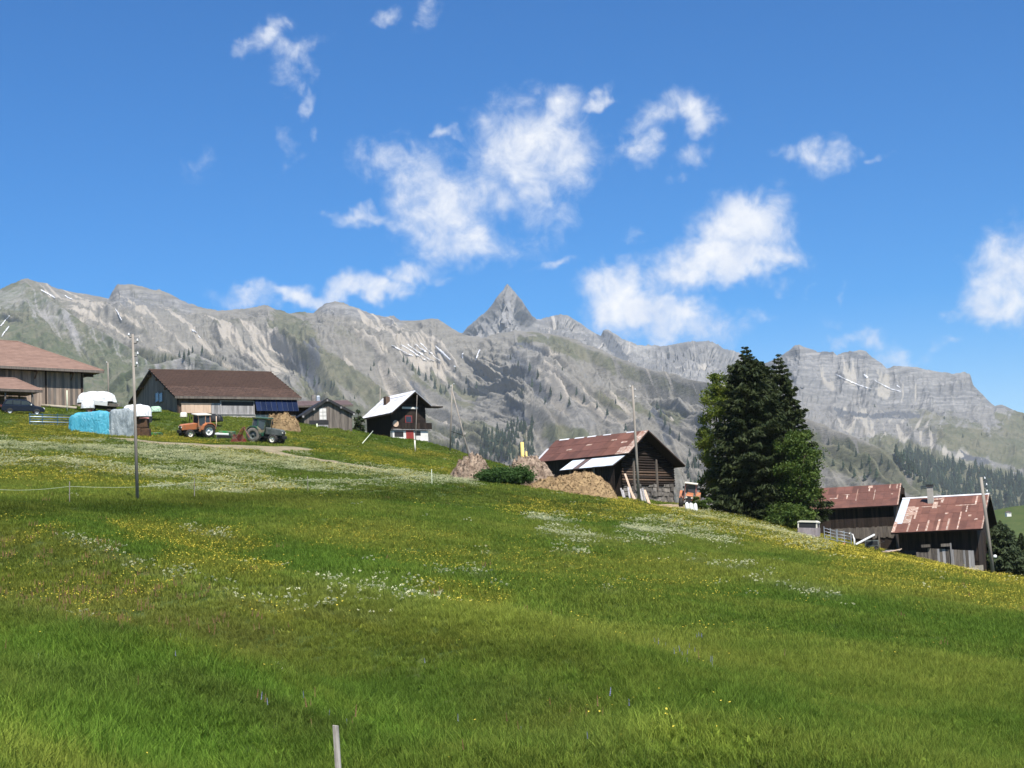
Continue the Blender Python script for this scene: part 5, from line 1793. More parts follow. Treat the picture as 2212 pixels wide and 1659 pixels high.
RB = Barn('rusty_roof_farmhouse', 'farmhouse with large patchy rusty roof, chimney and pale stone corner', 'house', (42.8, 175.6, 7.1), -22.5, 9.3, 9.3, 3.8, 5.8, 3.5, -1.2, (1.6, .7, .5, .8), M_WOOD_DARK, M_WOOD_DARK)
def rb_pick(c, r):
    if c == 0 and r < 3: return M_ZINC
    if c == 1 and r in (1, 2): return M_RUST_PALE
    if c in (1, 2) and r == 0: return M_RUST
    return M_RUST
RB.sheets(11, 4, rb_pick)
RB.sheets(8, 4, lambda c, r: M_RUST_DK, front=False)
O_, u_, v_, n_, q_ = RB.slope()
box_piece('ridge_flashing', RB.roof, M_ZINC_W, frame(O_ - v_ * .1 + n_ * .06, u_, v_, n_, RB.L, .35, .03))
for x_, v0_, w_, h_ in ((1.55, 7.3, .18, 2.7), (2.6, 8.0, .1, 2.0), (3.5, 7.0, .2, 3.0), (4.6, 6.9, .22, 3.1), (5.6, 6.8, .2, 3.2), (6.7, 5.0, .14, 5.0), (6.0, 3.0, 1.3, .16), (7.2, 3.2, .14, 2.0), (8.0, .5, .18, 2.6), (7.1, 3.0, 1.0, .14),
                        (3.4, .6, .9, .5), (4.3, .4, .3, 1.6), (2.4, 2.9, 2.0, .2), (3.55, 1.7, .5, 1.9), (1.6, 3.0, .5, 1.0), (1.3, 4.4, .7, .9), (1.9, 3.2, .2, 3.2), (9.18, 0, .14, q_), (.0, 7.0, .35, 3.0), (5.1, 5.0, .35, .5), (7.6, 6.0, .3, .5), (8.3, 7.2, .35, .4)):
    box_piece('roof_patch', RB.roof, M_RUST_PALE, frame(O_ + u_ * x_ + v_ * v0_ + n_ * (.055 + random.uniform(0, .008)), u_, v_, n_, w_, min(h_, q_ - v0_), .015))
RB.bx('chimney', M_CONC, 2.95, 3.55, -1.9, -1.3, RB.H - 1.2, RB.H + 1.15, RB.roof)
RB.bx('chimney_cap', M_BLACKM, 2.85, 3.65, -2.0, -1.2, RB.H + 1.15, RB.H + 1.35, RB.roof)
RB.verge(M_WOOD_DARK)
RB.planks('front', RB.x0, RB.x1, 1.2, RB.zroof(RB.yf) - .2, .3, M_WOOD_DARK)
RB.bx('window', M_BLACKM, 1.0, 2.2, RB.yf - .1, RB.yf - .05, 1.4, 2.6)
# plank terrace wall, sloping with the ground, and the stone corner
TW = RB.yf - 1.3
k = 2.4
while k < 8.1:
    f_ = (k - 2.4) / 5.7
    w_ = random.uniform(.24, .36)
    box_piece('plank', RB.root, M_WOOD_SILVER if random.random() < .22 else M_WOOD_GREY, frame((k, TW - random.uniform(0, .03), 1.5 - 1.25 * f_), (1, 0, 0), (0, 0, 1), (0, 1, 0), w_ - .02, 1.35 + .7 * f_ - (.45 if k < 3.4 else 0), .04))
    k += w_
RB.bx('post', M_WOOD_SILVER, 5.9, 6.05, TW - .14, TW - .05, -.1, 3.2)
RB.bx('terrace_floor', M_WOOD_GREY, 2.4, 8.1, TW + .05, RB.yf - .05, 1.4, 1.55)
for x_ in (3.0, 5.0):
    RB.bx('flower_box', M_WOOD_GREY, x_, x_ + .9, TW - .25, TW - .05, 2.85, 3.15)
stones(RB, TW - .02, 5.9, 8.6, -1.9, .5, .45, M_STONE_PALE, along='x')
RB.bx('stone_corner', M_STONE_PALE, 8.05, 8.6, TW + .0, RB.yf + 3, -3.0, .75)
RB.planks('B', RB.yf, RB.yb, .0, 0, .32, M_WOOD_DARK, top=RB.gable_top)

# --- tiny white house on the far hill
hp = None
d_ = px_ray(2178, 1113); d_ = d_ / d_.y
for t_ in np.linspace(900, 1500, 400):
    p_ = EYE + d_ * float(t_)
    if p_.z < hz(p_.x, p_.y):
        hp = p_
        break
hp = hp or at(2178, 1113, 1250)
HW = empty('far_house', (hp.x, hp.y, hz(hp.x, hp.y)), .2, 'tiny white house on the green hill at the far right', 'house')
HW.scale = (.5, .5, .5)
MB().box(-4, 4, -3, 3, -3, 4.0).build('wall', M_WHITE, HW)
MB().prism([(-4.6, 3.9), (4.6, 3.9), (4.6, 4.2), (0, 6.2), (-4.6, 4.2)], -3.6, 3.6).build('roof', M_TILE_DUSK, HW)
for x_ in (-2.5, 0, 2.2):
    MB().box(x_, x_ + 1, -3.06, -2.98, 1.5, 2.8).build('window', M_GLASS, HW)

# ------------------------------------------------------------------ vehicles
def paint_mat(name, c, rough=.4, dirt=(.20, .16, .11, 1), amount=.46):
    m = Mat(name, rough, 0, .5)
    n = m.noise(m.coord('pos'), 1.6, 6, .65)
    return m.col(m.mix(m.rng(n, amount, amount + .2), c, dirt)).m


M_ORANGE = paint_mat('sun_faded_orange_paint', (.46, .155, .06, 1))
M_ORANGE_P = paint_mat('pale_orange_paint', (.60, .30, .18, 1))
M_GREENP = paint_mat('dark_green_paint', (.018, .09, .05, 1))
M_GREENB = paint_mat('bright_green_paint', (.03, .22, .05, 1))
M_REDP = paint_mat('dull_red_paint', (.20, .035, .025, 1), .55)
M_PINKP = paint_mat('faded_red_paint', (.50, .20, .17, 1), .6)
M_WHITEP = paint_mat('white_paint', (.76, .76, .73, 1), .5, amount=.7)
M_CREAM = paint_mat('cream_paint', (.70, .66, .55, 1), .5, amount=.7)
M_NAVY = paint_mat('dark_blue_car_paint', (.012, .018, .035, 1), .22, amount=.85)
M_TYRE = simple('tyre_rubber', (.028, .027, .026, 1), (.05, .045, .04, 1), 2, .9)
M_MUDTYRE = simple('muddy_tyre', (.20, .18, .15, 1), (.11, .10, .085, 1), 2, .95)
M_GREYM = simple('dusty_grey_metal', (.15, .16, .15, 1), (.07, .085, .075, 1), 2, .6, .2)
M_WINDOW = simple('vehicle_glass', (.05, .07, .085, 1), (.03, .045, .06, 1), 1, .08, spec=.6)


def wheel(parent, x, y, r, w, rim, tyre=M_TYRE, out=1, lugs=0):
    h = w / 2
    t = MB().lathe([(r * .58, -h), (r * .86, -h * 1.02), (r * .97, -h * .8), (r, -h * .4), (r, h * .4), (r * .97, h * .8), (r * .86, h * 1.02), (r * .58, h)], 'y', (0, 0, 0), 28)
    for k in range(lugs):
        a = k * 2 * math.pi / lugs
        for s_ in (-1, 1):
            c, s2 = math.cos(a + s_ * .06), math.sin(a + s_ * .06)
            p = Vector((c * r * 1.015, s_ * h * .5, s2 * r * 1.015))
            t.tube([p + Vector((0, -s_ * h * .45, 0)), p + Vector((-s2 * .06, s_ * h * .4, c * .06))], r * .035, 4)
    ty = t.build('wheel', tyre, parent, True)
    ty.location = (x, y, r)
    MB().lathe([(0, out * h * .55), (r * .16, out * h * .62), (r * .18, out * h * .45), (r * .42, out * h * .30), (r * .52, out * h * .75), (r * .60, out * h * .98), (r * .60, -out * h * .9)], 'y', (0, 0, 0), 24).build('rim', rim, ty, True)
    return ty


def settle(px, py, rz, name, label, cat, group=None, depth=None, lean=.9):
    p = gp(px, py) if depth is None else on(px, depth)
    o = empty(name, p, rz, label, cat, group)
    # lean with the slope
    c, s_ = math.cos(rz), math.sin(rz)
    e = .8
    dx = (hz(p.x + c * e, p.y + s_ * e) - hz(p.x - c * e, p.y - s_ * e)) / (2 * e)
    dy = (hz(p.x - s_ * e, p.y + c * e) - hz(p.x + s_ * e, p.y - c * e)) / (2 * e)
    o.rotation_euler = (math.atan(dy) * lean, -math.atan(dx) * lean, rz)
    return o


def tractor(root, body, roofm, rimf, rimr, tyre_r=M_TYRE, fend=None, hood=None, exhaust=True, scale=1.0, frame_m=None):
    fend, hood, frame_m = fend or body, hood or body, frame_m or body
    for s_ in (1, -1):
        wheel(root, -1.0, .82 * s_, .78, .46, rimr, tyre_r, s_, 18)
        wheel(root, 1.22, .78 * s_, .50, .34, rimf, M_TYRE, s_, 14)
        MB().prism([(-1.85, 1.0), (-1.72, 1.45), (-1.35, 1.68), (-.75, 1.68), (-.35, 1.42), (-.18, .95), (-.26, .95), (-.42, 1.34), (-.78, 1.58), (-1.33, 1.58), (-1.63, 1.4), (-1.75, 1.0)], .56 * s_, 1.06 * s_).build('fender', fend, root)
        MB().box(-1.0, -.9, min(.45 * s_, .6 * s_), max(.45 * s_, .6 * s_), .7, .86).build('axle', M_BLACKM, root)
        MB().lathe([(0, .0), (.09, .0), (.09, .07), (0, .07)], 'x', (1.98, .27 * s_, 1.18), 12).build('headlight', M_CREAM, root)
        MB().box(-.6, .0, .60 * s_ - .02, .60 * s_ + .02, .62, .68).build('step', M_BLACKM, root)
    MB().box(-1.3, 1.75, -.24, .24, .52, .95).build('chassis', M_BLACKM, root, bevel=.03)
    MB().box(1.05, 1.4, -.68, .68, .42, .58).build('front_axle', M_BLACKM, root)
    MB().prism([(.05, .92), (1.98, .88), (2.0, 1.34), (1.82, 1.48), (.05, 1.62)], -.36, .36).build('hood', hood, root, bevel=.05)
    MB().box(1.985, 2.03, -.29, .29, .95, 1.32).build('grille', M_BLACKM, root)
    MB().box(2.0, 2.25, -.3, .3, .55, .88).build('front_weight', M_BLACKM, root, bevel=.04)
    # cab
    lo, hi = 1.02, 2.46
    pts = [(.02, .58, .14, .52), (-.72, .62, -.72, .58), (-1.42, .6, -1.28, .54)]
    for s_ in (1, -1):
        for (xa, ya, xb, yb) in pts:
            MB().tube([(xa, ya * s_, lo), (xb, yb * s_, hi)], .055, 6).build('cab_post', frame_m, root)
        for (a, b) in ((0, 1), (1, 2)):
            (xa, ya, xb, yb), (xc, yc, xd, yd) = pts[a], pts[b]
            V = [(xa - .05, ya * s_, lo + .35), (xc + .05, yc * s_, lo + .35), (xd + .05, yd * s_, hi - .06), (xb - .05, yb * s_, hi - .06)]
            V2 = [(p[0], p[1] - .012 * s_, p[2]) for p in V]
            MB().add(V + V2, [(0, 1, 2, 3), (7, 6, 5, 4), (0, 4, 5, 1), (1, 5, 6, 2), (2, 6, 7, 3), (3, 7, 4, 0)]).build('side_window', M_WINDOW, root)
        MB().box(-.72, .02, .585 * s_ - .02, .585 * s_ + .02, .75, lo + .34).build('door', body, root)
    MB().add([(.06, -.54, 1.55), (.06, .54, 1.55), (.15, .5, hi - .05), (.15, -.5, hi - .05), (.04, -.54, 1.55), (.04, .54, 1.55), (.13, .5, hi - .05), (.13, -.5, hi - .05)],
             [(0, 1, 2, 3), (7, 6, 5, 4), (0, 4, 5, 1), (1, 5, 6, 2), (2, 6, 7, 3), (3, 7, 4, 0)]).build('windscreen', M_WINDOW, root)
    MB().add([(-1.40, -.54, 1.5), (-1.40, .54, 1.5), (-1.28, .5, hi - .05), (-1.28, -.5, hi - .05), (-1.38, -.54, 1.5), (-1.38, .54, 1.5), (-1.26, .5, hi - .05), (-1.26, -.5, hi - .05)],
             [(0, 1, 2, 3), (7, 6, 5, 4), (0, 4, 5, 1), (1, 5, 6, 2), (2, 6, 7, 3), (3, 7, 4, 0)]).build('rear_window', M_WINDOW, root)
    MB().box(-1.42, .34, -.68, .68, hi, hi + .15).build('cab_roof', roofm, root, bevel=.06)
    MB().box(-.95, -.5, -.25, .25, 1.05, 1.2).build('seat', M_BLACKM, root, bevel=.04)
    MB().box(-1.0, -.88, -.25, .25, 1.2, 1.7).build('backrest', M_BLACKM, root, bevel=.04)
    MB().tube([(-.12, 0, 1.3), (-.22, 0, 1.55)], .03, 6).build('steering_column', M_BLACKM, root)
    if exhaust:
        MB().tube([(.75, -.3, 1.5), (.75, -.3, 2.25), (.72, -.3, 2.4)], .045, 8).build('exhaust_pipe', M_BLACKM, root, True)
    for s_ in (1, -1):
        MB().box(.25, .28, .72 * s_ - .09, .72 * s_ + .09, 1.95, 2.2).build('mirror', M_BLACKM, root)
    root.scale = (scale,) * 3


T = settle(424, 945.5, math.radians(220), 'tractor', 'old orange tractor standing in front of the brown barn', 'tractor', 'tractors of the farm')
tractor(T, M_ORANGE, M_CREAM, M_CREAM, M_WHITEP, fend=M_ORANGE, frame_m=M_ORANGE_P, scale=.92)
T = settle(574, 957.5, math.radians(-20), 'tractor', 'dark green tractor with muddy wheels on the dirt track', 'tractor', 'tractors of the farm')
tractor(T, M_GREENP, M_GREENP, M_CREAM, M_GREYM, M_MUDTYRE, hood=M_GREYM, scale=.98)
T = settle(1487, 1094, math.radians(262), 'tractor', 'orange tractor seen from the front beside the log barn', 'tractor', 'tractors of the farm', depth=161)
tractor(T, M_ORANGE, M_CREAM, M_ORANGE_P, M_ORANGE_P, frame_m=M_PINKP, scale=1.0)

# red scoop behind the green tractor
S = settle(524, 957.5, math.radians(160), 'rear_scoop', 'dull red earth scoop behind the green tractor', 'scoop')
MB().prism([(.75, .05), (.85, .12), (.55, .85), (.48, .85), (.6, .2), (-.1, .1), (-.1, .03)], -.85, .85).build('bucket', M_REDP, S)
for s_ in (-.83, .80):
    MB().prism([(-.1, .05), (.8, .05), (.55, .85)], s_, s_ + .03).build('bucket_side', M_REDP, S)
for s_ in (-.35, .35):
    MB().tube([(.5, s_, .6), (-.1, s_ * .4, 1.55)], .06, 6).build('frame_bar', M_REDP, S)
MB().tube([(-.1, -.15, 1.55), (-.1, .15, 1.55)], .07, 6).build('hitch', M_REDP, S)
MB().tube([(-.1, 0, 1.5), (-.75, 0, .6)], .05, 6).build('drawbar', M_REDP, S)

# green and white mower between the tractors
S = settle(487, 953, math.radians(-8), 'mower', 'green and white farm mower parked between the two tractors', 'mower')
MB().box(-1.0, .75, -.35, .3, .62, .8).build('deck', M_WHITEP, S, bevel=.04)
MB().box(-.7, .95, -.1, .25, .82, 1.0).build('beam', M_GREENB, S, bevel=.03)
MB().box(.45, .95, -.4, .35, .55, .98).build('gearbox_cover', M_GREENP, S, bevel=.05)
for x_, y_ in ((-.8, -.3), (.8, -.3), (-.8, .25), (.8, .25)):
    MB().tube([(x_, y_, .64), (x_ + .05, y_, .0)], .04, 6).build('leg', M_ALU, S)
MB().box(-.75, .7, -.42, -.36, .35, .62).build('skirt', M_BLACKM, S)

# dark blue estate car under the carport
CAR = settle(50, 871, math.radians(22), 'car', 'dark blue car parked under the carport', 'car', depth=161)
MB().prism([(-2.1, .35), (-2.15, .75), (-2.05, .98), (-.1, 1.02), (1.1, .98), (1.85, .85), (2.1, .68), (2.12, .38)], -.86, .86).build('body', M_NAVY, CAR, bevel=.06)
MB().prism([(-2.0, .98), (-1.75, 1.48), (-1.2, 1.56), (.2, 1.54), (.55, 1.42), (1.12, .98)], -.74, .74).build('cabin', M_NAVY, CAR, bevel=.05)
for s_ in (-1, 1):
    for pr in ([(-1.85, 1.04), (-1.62, 1.42), (-1.1, 1.46), (-1.1, 1.04)], [(-1.0, 1.04), (-1.0, 1.46), (-.3, 1.46), (-.3, 1.04)], [(-.2, 1.04), (-.2, 1.46), (.22, 1.44), (.5, 1.34), (.86, 1.04)]):
        MB().prism(pr, .735 * s_, .752 * s_).build('side_window', M_WINDOW, CAR)
    for x_ in (-1.3, 1.35):
        wheel(CAR, x_, .78 * s_, .33, .22, M_ALU, M_TYRE, s_)
    MB().box(2.05, 2.13, .45 * s_ - .16, .45 * s_ + .16, .62, .76).build('headlight', M_WHITEP, CAR)
    MB().box(-2.17, -2.1, .6 * s_ - .1, .6 * s_ + .1, .7, .92).build('tail_light', M_REDP, CAR)
    MB().box(.7, .82, .9 * s_ - .07, .9 * s_ + .07, 1.02, 1.16).build('mirror', M_WHITEP, CAR)
MB().add([(.6, -.66, 1.39), (.6, .66, 1.39), (1.12, .68, 1.02), (1.12, -.68, 1.02), (.56, -.66, 1.37), (.56, .66, 1.37), (1.08, .68, 1.0), (1.08, -.68, 1.0)],
         [(0, 1, 2, 3), (7, 6, 5, 4), (0, 4, 5, 1), (1, 5, 6, 2), (2, 6, 7, 3), (3, 7, 4, 0)]).build('windscreen', M_WINDOW, CAR)

# livestock trailer by the bush
LTR = settle(1742, 1160, math.radians(-16), 'livestock_trailer', 'pale livestock trailer with dark opening beside the spruces', 'trailer', depth=152, lean=.25)
M_TRL = simple('dusty_mauve_panel', (.36, .31, .31, 1), (.28, .24, .24, 1), 1.4, .7, byobj=.08)
LTR.location.z -= .72
MB().box(-.92, .92, -1.3, 1.6, .4, 1.55).build('body', M_TRL, LTR, bevel=.03)
for k in range(7):
    MB().box(-.9 + k * .26, -.68 + k * .26, -1.34, -1.3, .42, 1.5).build('panel_board', M_TRL, LTR)
for k in range(9):
    MB().box(.92, .955, -1.25 + k * .31, -.98 + k * .31, .45, 1.5).build('panel_board', M_TRL, LTR)
MB().box(-.8, .8, -1.33, -1.28, 1.55, 2.0).build('opening', M_BLACKM, LTR)
for x_ in (-.92, .8):
    MB().box(x_, x_ + .12, -1.34, -1.22, 1.5, 2.05).build('corner_post', M_CREAM, LTR)
MB().prism([(-.95, 1.98), (-.95, 2.08), (-.7, 2.2), (.7, 2.2), (.95, 2.08), (.95, 1.98), (.78, 2.03), (-.78, 2.03)], -1.4, 1.65).build('roof', M_CREAM, LTR)
MB().prism([(-.9, 1.55), (-.9, 2.0), (.9, 2.0), (.9, 1.55)], -.4, 1.58).build('upper_body', M_TRL, LTR)
MB().box(.89, .93, -.35, .25, 1.55, 1.9).build('side_window', M_BLACKM, LTR)
for s_ in (-1, 1):
    wheel(LTR, .0, .0, .34, .2, M_ALU, M_TYRE, s_).matrix_local = Matrix.Translation((.98 * s_, .3, .34)) @ Matrix.Rotation(math.pi / 2, 4, 'Z')
MB().tube([(0, 1.6, .45), (0, 2.6, .45)], .05, 6).build('drawbar', M_BLACKM, LTR)

# flat hay trailer and red trailer behind the tarpaulins
FT = settle(222, 880, math.radians(8), 'flat_trailer', 'flat wooden trailer under the bulging white tarpaulin', 'trailer', depth=167)
FT.scale = (1.25, 1, 1)
MB().box(-1.6, 1.4, -.7, .8, .95, 1.05).build('bed', M_WOOD_GREY, FT)
MB().box(-1.6, .5, -.75, -.7, 1.0, 1.45).build('side_board', M_WHITEP, FT)
MB().box(.6, 1.4, -.75, -.7, 1.0, 1.3).build('side_board', M_WOOD_GREY, FT)
for x_ in (-.9, .7):
    for s_ in (-1, 1):
        wheel(FT, x_, .62 * s_, .34, .2, M_REDP, M_TYRE, s_)
MB().box(-1.2, 1.2, -.08, .08, .5, .95).build('chassis', M_BLACKM, FT)
RT = settle(301, 890, math.radians(4), 'tipping_trailer', 'faded red trailer behind the white plastic sheet', 'trailer', depth=160)
MB().box(-1.05, 1.05, -.6, .9, 1.0, 1.4).build('tub', M_PINKP, RT, bevel=.03)
for x_ in (-1.12, 1.05):
    MB().box(x_, x_ + .07, -.65, .95, .9, 1.55).build('end_board', M_WOOD_GREY, RT)
for s_ in (-1, 1):
    wheel(RT, .1, .55 * s_, .42, .24, M_REDP, M_TYRE, s_)
MB().box(-.9, .9, -.07, .07, .7, 1.0).build('chassis', M_BLACKM, RT)

# ------------------------------------------------------------------ sheets thrown over things
def drape(name, label, px0, px1, py_top, py_bot, depth, mat, thick=2.0, seed=0, lump=.25, folds=7.0, cat='tarpaulin', slant=0.0, e=.62, dome=.15, crump=.07):
    """a cloth over a heap: a closed shell, bulging, with hanging folds along its lower half"""
    cx = (px0 + px1) / 2
    p = on(cx, depth)
    w = (px1 - px0) / FPX * depth
    Hh = at(cx, py_top, depth).z - p.z
    zb = max(at(cx, py_bot, depth).z - p.z, -.3)
    if zb < .5: zb = -.3
    nu, nv = 84, 28
    V = []
    for i in range(nu):
        a = i / nu * 2 * math.pi
        ca, sa = math.cos(a), math.sin(a)
        for j in range(nv):
            t = j / (nv - 1)
            q = math.sin(t * math.pi / 2)
            R = q ** (.5 + dome * .5)
            x = math.copysign(abs(ca) ** e, ca) * w / 2 * R
            y = math.copysign(abs(sa) ** e, sa) * thick / 2 * R
            z = zb + (Hh - zb) * (1 - t ** (1.6 + 1.6 * (1 - dome))) ** .8
            n = fbm(np.array([ca * 1.6 + seed + t]), np.array([sa * 1.6 + t * 1.5]), 3, seed)[0] - .5
            fold = (math.sin(a * folds + 5 * n + seed) + .5 * math.sin(a * folds * 2.3 + seed * 2)) * .05 * max(0, t - .3)
            z += lump * n * (Hh - zb) * (1 - t) * 1.6 + slant * x * (1 - t)
            c2 = fbm(np.array([ca * 5 + seed]), np.array([sa * 5 + t * 5]), 3, seed + 4, .6)[0] - .5
            k = 1 + fold * 1.6 + .14 * n * t + crump * c2
            z += crump * c2 * 1.2 * (1 - t)
            V.append((x * k, y * k, z))
    Fc = [(i * nv + j, ((i + 1) % nu) * nv + j, ((i + 1) % nu) * nv + j + 1, i * nv + j + 1) for i in range(nu) for j in range(nv - 1)]
    me = mesh_np(name, V, Fc, True)
    o = obj(name, me, mat, None, p)
    return tag(o, label, cat)


def cloth_mat(name, c, c2, rough=.45):
    m = Mat(name, rough, 0, .4)
    n = m.noise(m.coord('pos', (1, 1, .35)), 2.2, 6, .6, .4)
    f = m.noise(m.coord('pos', (1.3, 1.3, .6)), 1.9, 4, .62, 2.2)
    return m.col(m.mix(m.rng(n, .35, .65), c, c2)).bump(f, .5, .3).m


M_TURQ = cloth_mat('turquoise_tarpaulin', (.045, .28, .38, 1), (.08, .37, .48, 1))
M_PLAST = cloth_mat('grey_clear_plastic', (.34, .38, .39, 1), (.16, .19, .20, 1), .25)
M_WTARP = cloth_mat('white_tarpaulin', (.80, .81, .80, 1), (.66, .67, .68, 1))
drape('tarpaulin', 'turquoise blue tarpaulin over a heap in front of the farm', 155, 248, 891, 934, 150, M_TURQ, 2.0, 3, .12, 9, slant=.07, crump=.06, e=.42, dome=-.35)
drape('plastic_sheet', 'grey see-through plastic sheet next to the blue tarpaulin', 241, 296, 885, 938, 149.8, M_PLAST, 1.8, 5, .12, 8, slant=.05, crump=.06, e=.42, dome=-.35)
drape('tarpaulin', 'white tarpaulin on top of the brown bales behind the left pole', 270, 330, 876, 901, 150.2, M_WTARP, 1.5, 9, .3, 6).location.z += .0
drape('tarpaulin', 'white tarpaulin bulging over the load of the flat trailer', 171, 251, 847, 870, 167, M_WTARP, 2.0, 12, .22, 7, dome=.35, crump=.09, e=.55)
drape('feed_sack', 'big white sack standing at the left end of the flat trailer', 178, 207, 865, 882, 164.5, M_WTARP, .9, 23, .25, 4, 'sack')
drape('wrapped_bale', 'pale green wrapped bale lying beside the brown barn', 329, 352, 878, 890, 166, cloth_mat('pale_green_wrap', (.45, .62, .45, 1), (.36, .52, .38, 1)), 1.2, 15, .1, 3, 'bale')
drape('tarpaulin', 'black tarpaulin lying against the brown barn wall', 457, 484, 896, 910, 168, simple('black_tarpaulin', (.015, .015, .016, 1), (.03, .03, .03, 1), 2, .5), 1.3, 18, .4, 5)
drape('feed_sack', 'pale sack behind the cab of the orange tractor', 393, 408, 891, 901, 167, M_CREAM, .7, 21, .2, 4, 'sack')

# brown bales under the white sheet
M_HAYB = simple('dark_brown_bale', (.10, .055, .03, 1), (.055, .032, .02, 1), 3, .95, bump=.6)
M_STRAW = simple('golden_straw', (.34, .235, .12, 1), (.19, .125, .065, 1), 2.5, .95, bump=.8)
M_DUNG = simple('strawy_dung', (.36, .275, .20, 1), (.15, .105, .075, 1), 1.6, .95, bump=.8)
for k, (x_, zz) in enumerate(((282, 0), (300, 0), (318, 0), (296, 1), (314, 1))):
    p = on(x_, 150.3)
    o = MB().box(-.42, .42, -.5, .5, -.1 + zz * .95, .86 + zz * .95).build('straw_bale', M_HAYB, None, bevel=.12)
    o.location = p
    o.rotation_euler = (0, 0, random.uniform(-.1, .1))
    tag(o, ['dark brown bale, leftmost of the row under the white tarpaulin', 'dark brown bale in the middle of the row under the white tarpaulin', 'dark brown bale at the right end under the white tarpaulin',
            'dark brown bale on top of the row, towards the plastic sheet', 'dark brown bale on top of the row at its right end'][k], 'bale', 'bales under the white tarpaulin')


def heap(name, label, px0, px1, py_top, depth, mat, thick, seed, rough=.35, peak=.5, cat='heap', n=70, clods=0, pw=2.4):
    cx = (px0 + px1) / 2
    p = on(cx, depth)
    w = (px1 - px0) / FPX * depth
    Hh = at(cx, py_top, depth).z - p.z
    gxx, gyy = np.meshgrid(np.linspace(-1, 1, n), np.linspace(-1, 1, n))
    ang = np.arctan2(gyy, gxx)
    r = np.hypot(gxx, gyy)
    rr = r / (1 + .18 * (fbm(np.cos(ang) * 1.5 + seed, np.sin(ang) * 1.5, 3, seed) - .5))
    sk = gxx - (peak - .5) * 1.2 * (1 - r)
    prof = np.clip(1 - np.hypot(sk, gyy) ** pw, 0, 1)
    nz = fbm(gxx * 4 + seed, gyy * 4, 5, seed + 2, .6)
    z = prof * Hh * (1 + rough * (nz - .5) * 2) + (nz - .5) * .25 * (prof > .02) - .25
    X, Y = gxx * w / 2, gyy * thick / 2
    base = height((p.x + X).ravel(), (p.y + Y).ravel()).reshape(n, n) - p.z
    Z = z + base * (1 - prof)
    ii = np.arange(n * n).reshape(n, n)
    Q = np.stack([ii[:-1, :-1], ii[:-1, 1:], ii[1:, 1:], ii[1:, :-1]], -1).reshape(-1, 4)
    root = obj(name, fast_mesh(name, np.stack([X.ravel(), Y.ravel(), Z.ravel()], 1), Q, True), mat, None, p)
    tag(root, label, cat)
    if clods:
        rg = np.random.default_rng(seed)
        V, Fc = [], []
        for k in range(clods):
            i, j = rg.integers(4, n - 4, 2)
            if prof[i, j] < .06: continue
            c = np.array([X[i, j], Y[i, j], Z[i, j]])
            s = rg.uniform(.018, .055)
            b = len(V)
            pts = rg.normal(0, 1, (8, 3)) * s * np.array([1, 1, .6])
            V += [tuple(c + q) for q in pts]
            Fc += [tuple(b + t for t in rg.permutation(8)[:4]) for _ in range(5)]
        o = obj('clods', mesh_np('clods', V, Fc), mat, root)
        tag(o, kind='stuff')
    KEEP_OUT.append((p.x, p.y, 0, w * .36, thick * .36))
    return root


heap('dung_heap', 'grey brown dung heap at the left of the green bank', 970, 1074, 981, 139, M_DUNG, 4.5, 1, .5, .55, clods=3500)
heap('dung_heap', 'strawy dung heap between the green bank and the log barn', 1080, 1214, 986, 143, M_DUNG, 5.0, 2, .5, .45, clods=3500)
heap('straw_heap', 'golden straw heap in front of the lean-to', 1165, 1342, 1016, 140, M_STRAW, 4.6, 3, .22, .5, clods=3500)
heap('straw_heap', 'lower pale straw pile at the foot of the dung heap', 1126, 1262, 1030, 136, M_STRAW, 3.0, 4, .5, .4, clods=2800)
heap('hay_heap', 'small hay heap below the solar panels of the brown barn', 570, 656, 893, 171, M_STRAW, 3.0, 6, .35, .55, clods=3500, pw=5)
p_ = on(1095, 136.5)
G_ = broadleaf('grass_bank', 'dark green overgrown bank in front of the dung heaps', p_, 2.0, 2.35, .9, 31, leaf_mat('rank_dark_grass', (.03, .07, .013, 1), (.05, .10, .02, 1), 1.5, .2), 'bank', False, 110, 170, .10, zc=.9)
for c_ in G_.children: pass
G_.scale = (1.0, .6, .8)

# ------------------------------------------------------------------ poles
M_POLE = simple('weathered_pole_wood', (.32, .285, .24, 1), (.20, .175, .15, 1), 1.2, .9, bump=.2, stretch=(4, 4, .4))
M_PORC = simple('white_porcelain', (.8, .8, .8, 1), (.7, .7, .7, 1), 2, .25, spec=.5)


def pole(label, base, top, r0, r1, ins=((-.2, .25), (.22, .6)), name='utility_pole', group='utility poles along the slope', cat='pole', mat=None):
    root = empty(name, base, 0, label, cat, group)
    d = Vector(top) - Vector(base)
    MB().tube([tuple(-d * .05), tuple(d * .5), tuple(d)], [r0, (r0 + r1) / 2, r1], 12).build('shaft', mat or M_POLE, root, True)
    for dx, dz in ins:
        c = d - Vector((0, 0, dz))
        MB().tube([tuple(c), tuple(c + Vector((dx * .8, -.05, -.02))), tuple(c + Vector((dx, -.05, .08)))], .018, 6).build('bracket', M_BLACKM, root)
        MB().lathe([(0, 0), (.04, .0), (.052, .04), (.035, .08), (.04, .11), (0, .14)], 'z', tuple(c + Vector((dx, -.05, .08))), 10).build('insulator', M_PORC, root, True)
    return root


def upto(base, px, py):
    return at(px, py, base.y)


